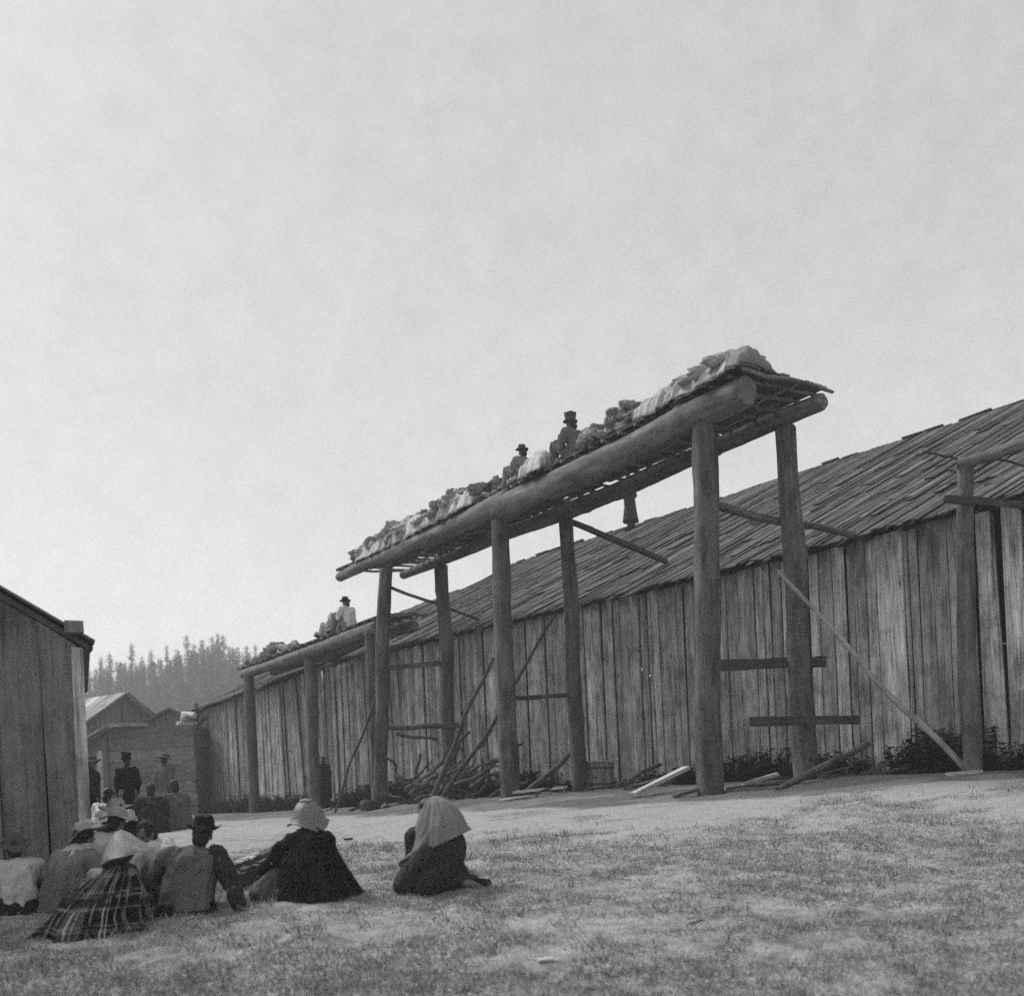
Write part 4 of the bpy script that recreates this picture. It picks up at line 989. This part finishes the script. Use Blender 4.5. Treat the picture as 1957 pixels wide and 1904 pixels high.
# ================================================================== NEAR LEFT HOUSE
K = Vector((-4.62, 10.8, 0)); DG = Vector((-.87, -.493, 0)); DS = Vector((-.493, .87, 0))
root = empty('plank_house', K, 0, 'plank house gable at the left edge with a boarded wall and low eave', 'house')
def on_plane(px, py):   # gable plane
    a, b_ = ray(px, py); n = DS
    d = K.dot(n) / (a * n.x + n.y); q = Vector((a * d, d, b_ * d)); return (q - K).dot(DG), q.z
s0, z0 = on_plane(150, 1222); s1, z1 = on_plane(0, 1134); sl = (z1 - z0) / (s1 - s0)
def verge(s): return z0 + sl * (s - s0) if s < 4.2 else z0 + sl * (4.2 - s0) - sl * (s - 4.2)
gl = gzs(K.x, K.y)
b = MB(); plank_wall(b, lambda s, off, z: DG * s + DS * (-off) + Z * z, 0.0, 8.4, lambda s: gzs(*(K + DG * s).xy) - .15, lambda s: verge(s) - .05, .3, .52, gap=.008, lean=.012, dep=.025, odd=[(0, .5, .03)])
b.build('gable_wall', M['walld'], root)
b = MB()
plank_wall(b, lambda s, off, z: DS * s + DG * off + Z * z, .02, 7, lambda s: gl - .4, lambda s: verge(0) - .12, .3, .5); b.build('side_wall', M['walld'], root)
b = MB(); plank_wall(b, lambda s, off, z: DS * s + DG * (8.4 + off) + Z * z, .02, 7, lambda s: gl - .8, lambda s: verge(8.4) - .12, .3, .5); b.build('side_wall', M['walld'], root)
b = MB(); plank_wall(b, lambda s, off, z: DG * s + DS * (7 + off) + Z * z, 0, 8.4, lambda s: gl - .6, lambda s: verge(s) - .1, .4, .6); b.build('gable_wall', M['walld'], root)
b = MB(); b.box(DS * .01 + DG * .03 + Z * ((gl + verge(0)) / 2 - .1) - DS * .05, DG * .06, DS * .02, Z * ((verge(0) - gl) / 2) , .004); b.build('corner_board', M['wall'], root)
rf = MB()
def PL(t, s, z): return DG * s + DS * t + Z * z
e_ = lambda t: verge(-.13); r_ = lambda t: verge(4.2)
prism(rf, [PL(-.06, -.1, verge(-.1)), PL(7.2, -.1, verge(-.1)), PL(7.2, 4.2, verge(4.2)), PL(-.06, 4.2, verge(4.2))], [PL(-.06, -.1, verge(-.1) - .07), PL(7.2, -.1, verge(-.1) - .07), PL(7.2, 4.2, verge(4.2) - .07), PL(-.06, 4.2, verge(4.2) - .07)])
prism(rf, [PL(-.12, 4.2, verge(4.2)), PL(7.2, 4.2, verge(4.2)), PL(7.2, 8.7, verge(8.7)), PL(-.12, 8.7, verge(8.7))], [PL(-.12, 4.2, verge(4.2) - .07), PL(7.2, 4.2, verge(4.2) - .07), PL(7.2, 8.7, verge(8.7) - .07), PL(-.12, 8.7, verge(8.7) - .07)])
roof_boards(rf, PL, -.1, 7.3, e_, r_, -.13, 4.2, 2, (.25, .45), 0, .1, .03)
rf.build('roof', M['roof'], root)
b = MB(); b.box(DG * -.045 + DS * .1 + Z * (verge(-.1) - .27), DG * -.05, DS * .14, Z * -.23, .015, .72); b.build('eave_board', M['dark'], root)
b = MB(); b.box(DG * .06 - DS * .1 + Z * (verge(.06) + .06), DG * .09, DS * .1, Z * .06, .01); b.build('roof_weight', M['walld'], root)

# ================================================================== DISTANT HOUSES
def far_house(c, rd, halfw, length, ridge_h, eave_h, label, wallm, roofm):
    """c: middle of near gable at ground; rd: unit ridge direction going away"""
    root = empty('distant_house', c, 0, label, 'house'); rd = Vector((rd[0], rd[1], 0)).normalized(); sd = Vector((-rd.y, rd.x, 0))
    def zz(s): return eave_h + (ridge_h - eave_h) * (1 - abs(s) / halfw)
    b = MB()
    plank_wall(b, lambda s, off, z: sd * s + rd * off + Z * z, -halfw, halfw, lambda s: -1.0, lambda s: zz(s) - .03, .3, .6, gap=.02)
    plank_wall(b, lambda s, off, z: sd * s + rd * (length + off) + Z * z, -halfw, halfw, lambda s: -1.0, lambda s: zz(s) - .03, .6, 1.)
    for q in (-1, 1): plank_wall(b, lambda s, off, z: sd * q * halfw + rd * s + sd * off + Z * z, 0.05, length, lambda s: -1.0, lambda s: eave_h, .3, .6, gap=.02)
    b.build('wall', wallm, root)
    rf = MB()
    for q in (-1, 1):
        A_ = lambda t, k, dz: rd * t + sd * q * (halfw + .3) * (1 - k) + Z * (zz(halfw + .3) + (ridge_h - zz(halfw + .3)) * k + dz)
        prism(rf, [A_(-.3, 0, .06), A_(length + .3, 0, .06), A_(length + .3, 1, .06), A_(-.3, 1, .06)], [A_(-.3, 0, -.01), A_(length + .3, 0, -.01), A_(length + .3, 1, -.01), A_(-.3, 1, -.01)])
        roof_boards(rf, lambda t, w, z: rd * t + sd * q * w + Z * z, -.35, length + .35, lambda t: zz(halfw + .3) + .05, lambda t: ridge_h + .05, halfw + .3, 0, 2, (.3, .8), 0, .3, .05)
    rf.build('roof', roofm, root); return root
c = at(242, 1500, 50); c.z = 0; pk = at(242, 1328, 50).z
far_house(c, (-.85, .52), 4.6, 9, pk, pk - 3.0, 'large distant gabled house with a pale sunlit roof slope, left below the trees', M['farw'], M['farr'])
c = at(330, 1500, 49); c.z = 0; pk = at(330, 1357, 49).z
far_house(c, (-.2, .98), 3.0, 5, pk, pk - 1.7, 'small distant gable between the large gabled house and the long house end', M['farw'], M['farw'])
# low shed in front
c = at(215, 1500, 40); c.z = 0; hh = at(215, 1392, 40).z
root = empty('distant_shed', c, 0, 'low distant shed with a pale lean-to roof below the large gable', 'shed')
b = MB(); x1 = at(372, 1500, 40).x - c.x
for i in range(9): b.box((x1 / 2 + R(-.05, .05), R(-.02, .02), -.4 + (hh + .4) * (i + .5) / 9), (0, .02, 0), (0, 0, (hh + .4) / 18 * .93), (x1 / 2 + .05, 0, 0), .01)
b.build('front_wall', M['farw'], root); b = MB()
b.box((x1 / 2, 2, hh - .05), (0, 2.0, 0), (0, 0, .04), (x1 / 2, 0, 0)); b.box((x1, 2, hh / 2 - .3), (.03, 0, 0), (0, 0, hh / 2 + .2), (0, 1.95, 0)); b.build('back_roof', M['farw'], root)
xl = at(120, 1500, 40).x - c.x; zl = at(130, 1446, 40).z
b = MB(); n_ = 12
for i in range(n_):
    y = -.3 + i * .35; b.box(((xl) / 2, y, (hh + zl) / 2 + R(0, .06)), (0, .17, 0), (0, 0, .02), (-xl / 2, 0, (hh - zl) / 2), .03)
b.build('lean_to_roof', M['farr'], root); b = MB()
plank_wall(b, lambda s, off, z: Vector((s, .4 + off, z)), xl, 0, lambda s: -1, lambda s: zl + (hh - zl) * (1 - s / xl) - .1, .3, .6); b.build('side_wall', M['farw'], root)
b = MB(); b.log((xl * .16, -.3, -1), (xl * .16, -.3, hh * .75), .12, .12, 10, 4); b.build('post', M['farr'], root, 50)
b = MB(); b.box((.75, -.1, hh + .08), (0, .25, 0), (0, 0, .06), (.7, 0, 0), .03); b.build('cap_board', M['farr'], root)
# pale timbers on the end of the long house
for i, (a_, c_, r_) in enumerate((((338, 1386, 41.5), (378, 1383, 42), .12), ((345, 1374, 41.6), (374, 1371, 42), .14), ((350, 1366, 42), (372, 1368, 41), .12))):
    pole('short_timber', at(*a_), at(*c_), r_, r_ * .9, 'pale short timber stacked at the far eave corner of the long house', 'timber', 'pale', .03, 'timbers at the far eave corner')
b = MB(); b.log(at(374, 1345, 42), at(376, 1420, 42), .09, .08, 8, 4); b.log(at(372, 1392, 41.8), at(395, 1372, 41.8), .08, .07, 8, 4)
o = b.build('timber_bracket', M['drift'], None, 60); tag(o, 'crooked timber bracket holding the pale timbers at the far eave corner', 'bracket')

# ================================================================== WEEDS ALONG THE WALL
def weed_mesh(seed, h, w):
    random.seed(seed * 13 + 5); b = MB()
    for _ in range(46):
        a = R(0, 6.28); r0 = R(0, w * .7); lean = R(0, .5); hh_ = h * R(.35, 1)
        base = Vector((math.cos(a) * r0, math.sin(a) * r0 * .6, 0)); dirv = Vector((math.cos(a) * lean, math.sin(a) * lean * .6, 1)).normalized()
        b.tube([base, base + dirv * hh_], [.008, .004], 4, cap=False)
        for _k in range(16):
            p = base + dirv * hh_ * R(.15, 1); q = R(0, 6.28); l = R(.05, .13); d = Vector((math.cos(q), math.sin(q), R(-.4, .6))).normalized() * l
            s_ = d.cross(Vector((R(-1, 1), R(-1, 1), 1))).normalized() * l * R(.25, .4)
            b.quad(p, p + d * .5 + s_, p + d, p + d * .5 - s_)
    return b.mesh('weed_clump')
WM = []
for i in range(4):
    me = weed_mesh(i, (.6, .75, .45, .65)[i], (.45, .5, .5, .4)[i]); me.materials.append(M['weed']); WM.append(me)
random.seed(99)
t = -4.5
while t < 33:
    w = -R(.3, .75); p = HP(t, w, 0); p.z = gzs(p.x, p.y) - .05
    o = bpy.data.objects.new('weed_clump', random.choice(WM)); COL.objects.link(o); o.location = p; o.rotation_euler = (0, 0, R(0, 6.28)); s_ = R(.5, 1.1); o.scale = (s_ * 1.2, s_ * 1.2, s_)
    if 4.9 < t < 7.0: o.scale = (.6, .6, .45)
    if 13 < t < 17 : o.scale = (1.5, 1.5, 1.2)
    tag(o, 'dark leafy weeds growing along the foot of the long plank wall', 'weeds', 'weeds along the long wall'); t += R(.35, .75)

# ================================================================== FOREST
def conifer(seed, h, wide):
    random.seed(seed * 31 + 2); b = MB(); z = h * R(.12, .3)
    while z < h * .985:
        k = (z / h); rad = wide * (1 - k) ** .9 * R(.6, 1.15) + .1; qs = min(1, .28 + rad * .5)
        for q in range(random.randint(6, 9)):
            if random.random() < .12: continue
            a = R(0, 6.28); L_ = rad * R(.6, 1.15)
            for j in range(max(2, int(L_ / .55))):
                f_ = (j + R(.3, 1)) / max(2, int(L_ / .55)); p = Vector((math.cos(a) * L_ * f_, math.sin(a) * L_ * f_, z - L_ * f_ * R(.2, .5)))
                for _ in range(2):
                    l = R(.35, .85) * qs; d = Vector((math.cos(a + R(-1, 1)), math.sin(a + R(-1, 1)), R(-.7, .1))) * l; s_ = Vector((-math.sin(a), math.cos(a), R(-.5, .5))) * R(.15, .32) * qs
                    o_ = Vector((R(-.2, .2), R(-.2, .2), R(-.2, .2)))
                    b.quad(p + o_, p + o_ + d * .5 + s_, p + o_ + d, p + o_ + d * .5 - s_)
        z += R(.3, .6) * (1.1 - .65 * k)
    t = MB(); t.tube([(0, 0, -1), (R(-.1, .1), R(-.1, .1), h * .5), (R(-.1, .1), 0, h)], [.32, .2, .03], 8)
    a = b.mesh('crown'); a.materials.append(M['needle']); c = t.mesh('trunk'); c.materials.append(M['bark']); return a, c
TM = [conifer(i, h, w) for i, (h, w) in enumerate(((23, 2.3), (20, 1.9), (25, 3.2), (18, 2.1), (22, 1.5)))]
random.seed(5)
def tree(px, d, h, k, lab, group):
    x = ray(px, 1560)[0] * d; z = gzs(x, d); m = TM[k]; h0 = (23, 20, 25, 18, 22)[k]
    o = empty('conifer', (x, d, z), R(0, 6.28), lab, 'tree', group); o.scale = (h / h0 * R(.85, 1.15),) * 2 + (h / h0,)
    for me, nm in ((m[0], 'crown'), (m[1], 'trunk')):
        c_ = bpy.data.objects.new(nm, me); COL.objects.link(c_); c_.parent = o
TL = 'dark conifer standing in the forest on the hill behind the distant houses'
TG = 'conifers on the hill'
def top_h(px, py, d): p = at(px, py, d); return p.z - gzs(p.x, d)
# named skyline trees
for px, py, k in ((180, 1266, 1), (206, 1252, 4), (223, 1245, 4), (236, 1262, 1), (265, 1228, 0), (285, 1250, 4), (302, 1238, 4), (320, 1262, 1), (332, 1231, 0), (352, 1240, 3), (371, 1211, 2), (385, 1228, 0), (401, 1222, 3), (420, 1214, 2), (431, 1208, 2), (441, 1212, 2), (452, 1232, 0), (468, 1236, 3), (485, 1232, 0), (502, 1230, 1), (519, 1238, 4), (548, 1244, 1)):
    d = R(190, 225); tree(px, d, top_h(px, py, d), k, TL, TG)
for i in range(272):
    px = R(110, 625); d = R(180, 255); py = float(np.interp(px, [60, 160, 250, 330, 430, 520, 625], [1290, 1276, 1262, 1252, 1228, 1252, 1290])) + R(0, 40)
    tree(px, d, max(8, top_h(px, py, d)), random.randrange(5), TL, TG)

# ================================================================== SKY, SUN, HAZE, CAMERA
W = bpy.data.worlds.new('World'); SC.world = W; W.use_nodes = True; nt = W.node_tree; bg = nt.nodes['Background']
SKY_BASE = 2.5
SUN_EL, SUN_AZ = math.radians(50), math.atan2(-.85, .5)     # azimuth from +Y towards +X
sky = nt.nodes.new('ShaderNodeTexSky'); sky.sky_type = 'NISHITA'; sky.sun_disc = False; sky.sun_elevation = SUN_EL; sky.sun_rotation = SUN_AZ
sky.air_density = 1.2; sky.dust_density = 3.0
bw = nt.nodes.new('ShaderNodeRGBToBW'); nt.links.new(sky.outputs[0], bw.inputs[0])
tc = nt.nodes.new('ShaderNodeTexCoord'); nz = nt.nodes.new('ShaderNodeTexNoise'); nz.inputs['Scale'].default_value = 3.2; nz.inputs['Detail'].default_value = 7; nz.inputs['Roughness'].default_value = .62
nt.links.new(tc.outputs['Generated'], nz.inputs['Vector'])
nz2 = nt.nodes.new('ShaderNodeTexNoise'); nz2.inputs['Scale'].default_value = 34; nz2.inputs['Detail'].default_value = 8; nz2.inputs['Roughness'].default_value = .7
nt.links.new(tc.outputs['Generated'], nz2.inputs['Vector'])
def wmath(op, a, b):
    n_ = nt.nodes.new('ShaderNodeMath'); n_.operation = op
    for q, x in enumerate((a, b)):
        if isinstance(x, (int, float)): n_.inputs[q].default_value = x
        else: nt.links.new(x, n_.inputs[q])
    return n_.outputs[0]
cl = wmath('ADD', wmath('MULTIPLY', nz.outputs[0], 1.1), wmath('MULTIPLY', nz2.outputs[0], 1.9))
cl = wmath('ADD', cl, SKY_BASE)
sxyz = nt.nodes.new('ShaderNodeSeparateXYZ'); nt.links.new(tc.outputs['Generated'], sxyz.inputs[0])
cl = wmath('ADD', cl, wmath('MULTIPLY', wmath('POWER', wmath('SUBTRACT', 1.0, wmath('MAXIMUM', sxyz.outputs[2], 0.0)), 3.5), 3.4))
mx = nt.nodes.new('ShaderNodeMix'); mx.inputs[0].default_value = .72; nt.links.new(bw.outputs[0], mx.inputs[2]); nt.links.new(cl, mx.inputs[3])
nt.links.new(mx.outputs[0], bg.inputs['Color']); bg.inputs['Strength'].default_value = .1
sl_ = bpy.data.lights.new('sun', 'SUN'); sl_.energy = 2.3; sl_.angle = math.radians(24); sl_.color = (1, 1, 1)
so = bpy.data.objects.new('sun', sl_); COL.objects.link(so)
sd_ = Vector((math.sin(SUN_AZ) * math.cos(SUN_EL), math.cos(SUN_AZ) * math.cos(SUN_EL), math.sin(SUN_EL)))
so.rotation_euler = sd_.to_track_quat('Z', 'Y').to_euler(); so.location = (-20, 10, 40)

b = MB(); b.box((0, 185, 20), (440, 0, 0), (0, 255, 0), (0, 0, 30)); hm = bpy.data.materials.new('haze'); hm.use_nodes = True
ht = hm.node_tree; ht.nodes.remove(ht.nodes['Principled BSDF']); pv = ht.nodes.new('ShaderNodeVolumePrincipled'); pv.inputs['Density'].default_value = .0017
pv.inputs['Color'].default_value = (.9, .9, .9, 1); ht.links.new(pv.outputs[0], ht.nodes['Material Output'].inputs['Volume'])
ho = b.build('haze', hm); tag(ho, 'thin grey haze over the whole village', 'haze', kind='stuff')

cd = bpy.data.cameras.new('camera'); cam = bpy.data.objects.new('camera', cd); COL.objects.link(cam)
cd.sensor_width = 36; cd.sensor_fit = 'HORIZONTAL'; cd.lens = 36 * F / 1957; cd.shift_y = (1537 - 952) / 1957; cd.clip_end = 3000; cd.clip_start = .1
cam.matrix_world = Matrix(((CT, ST, 0, 0), (0, 0, -1, 0), (-ST, CT, 0, 0), (0, 0, 0, 1)))
cd.dof.use_dof = True; cd.dof.focus_distance = 17; cd.dof.aperture_fstop = 1.15
SC.camera = cam
SC.view_settings.view_transform = 'Standard'; SC.view_settings.look = 'None'; SC.view_settings.gamma = 1; SC.view_settings.exposure = .66
SC.render.engine = 'CYCLES'; cy = SC.cycles
cy.use_adaptive_sampling = True; cy.adaptive_threshold = .03; cy.adaptive_min_samples = 24
cy.max_bounces = 6; cy.diffuse_bounces = 3; cy.glossy_bounces = 1; cy.transmission_bounces = 1; cy.volume_bounces = 1
cy.use_denoising = False
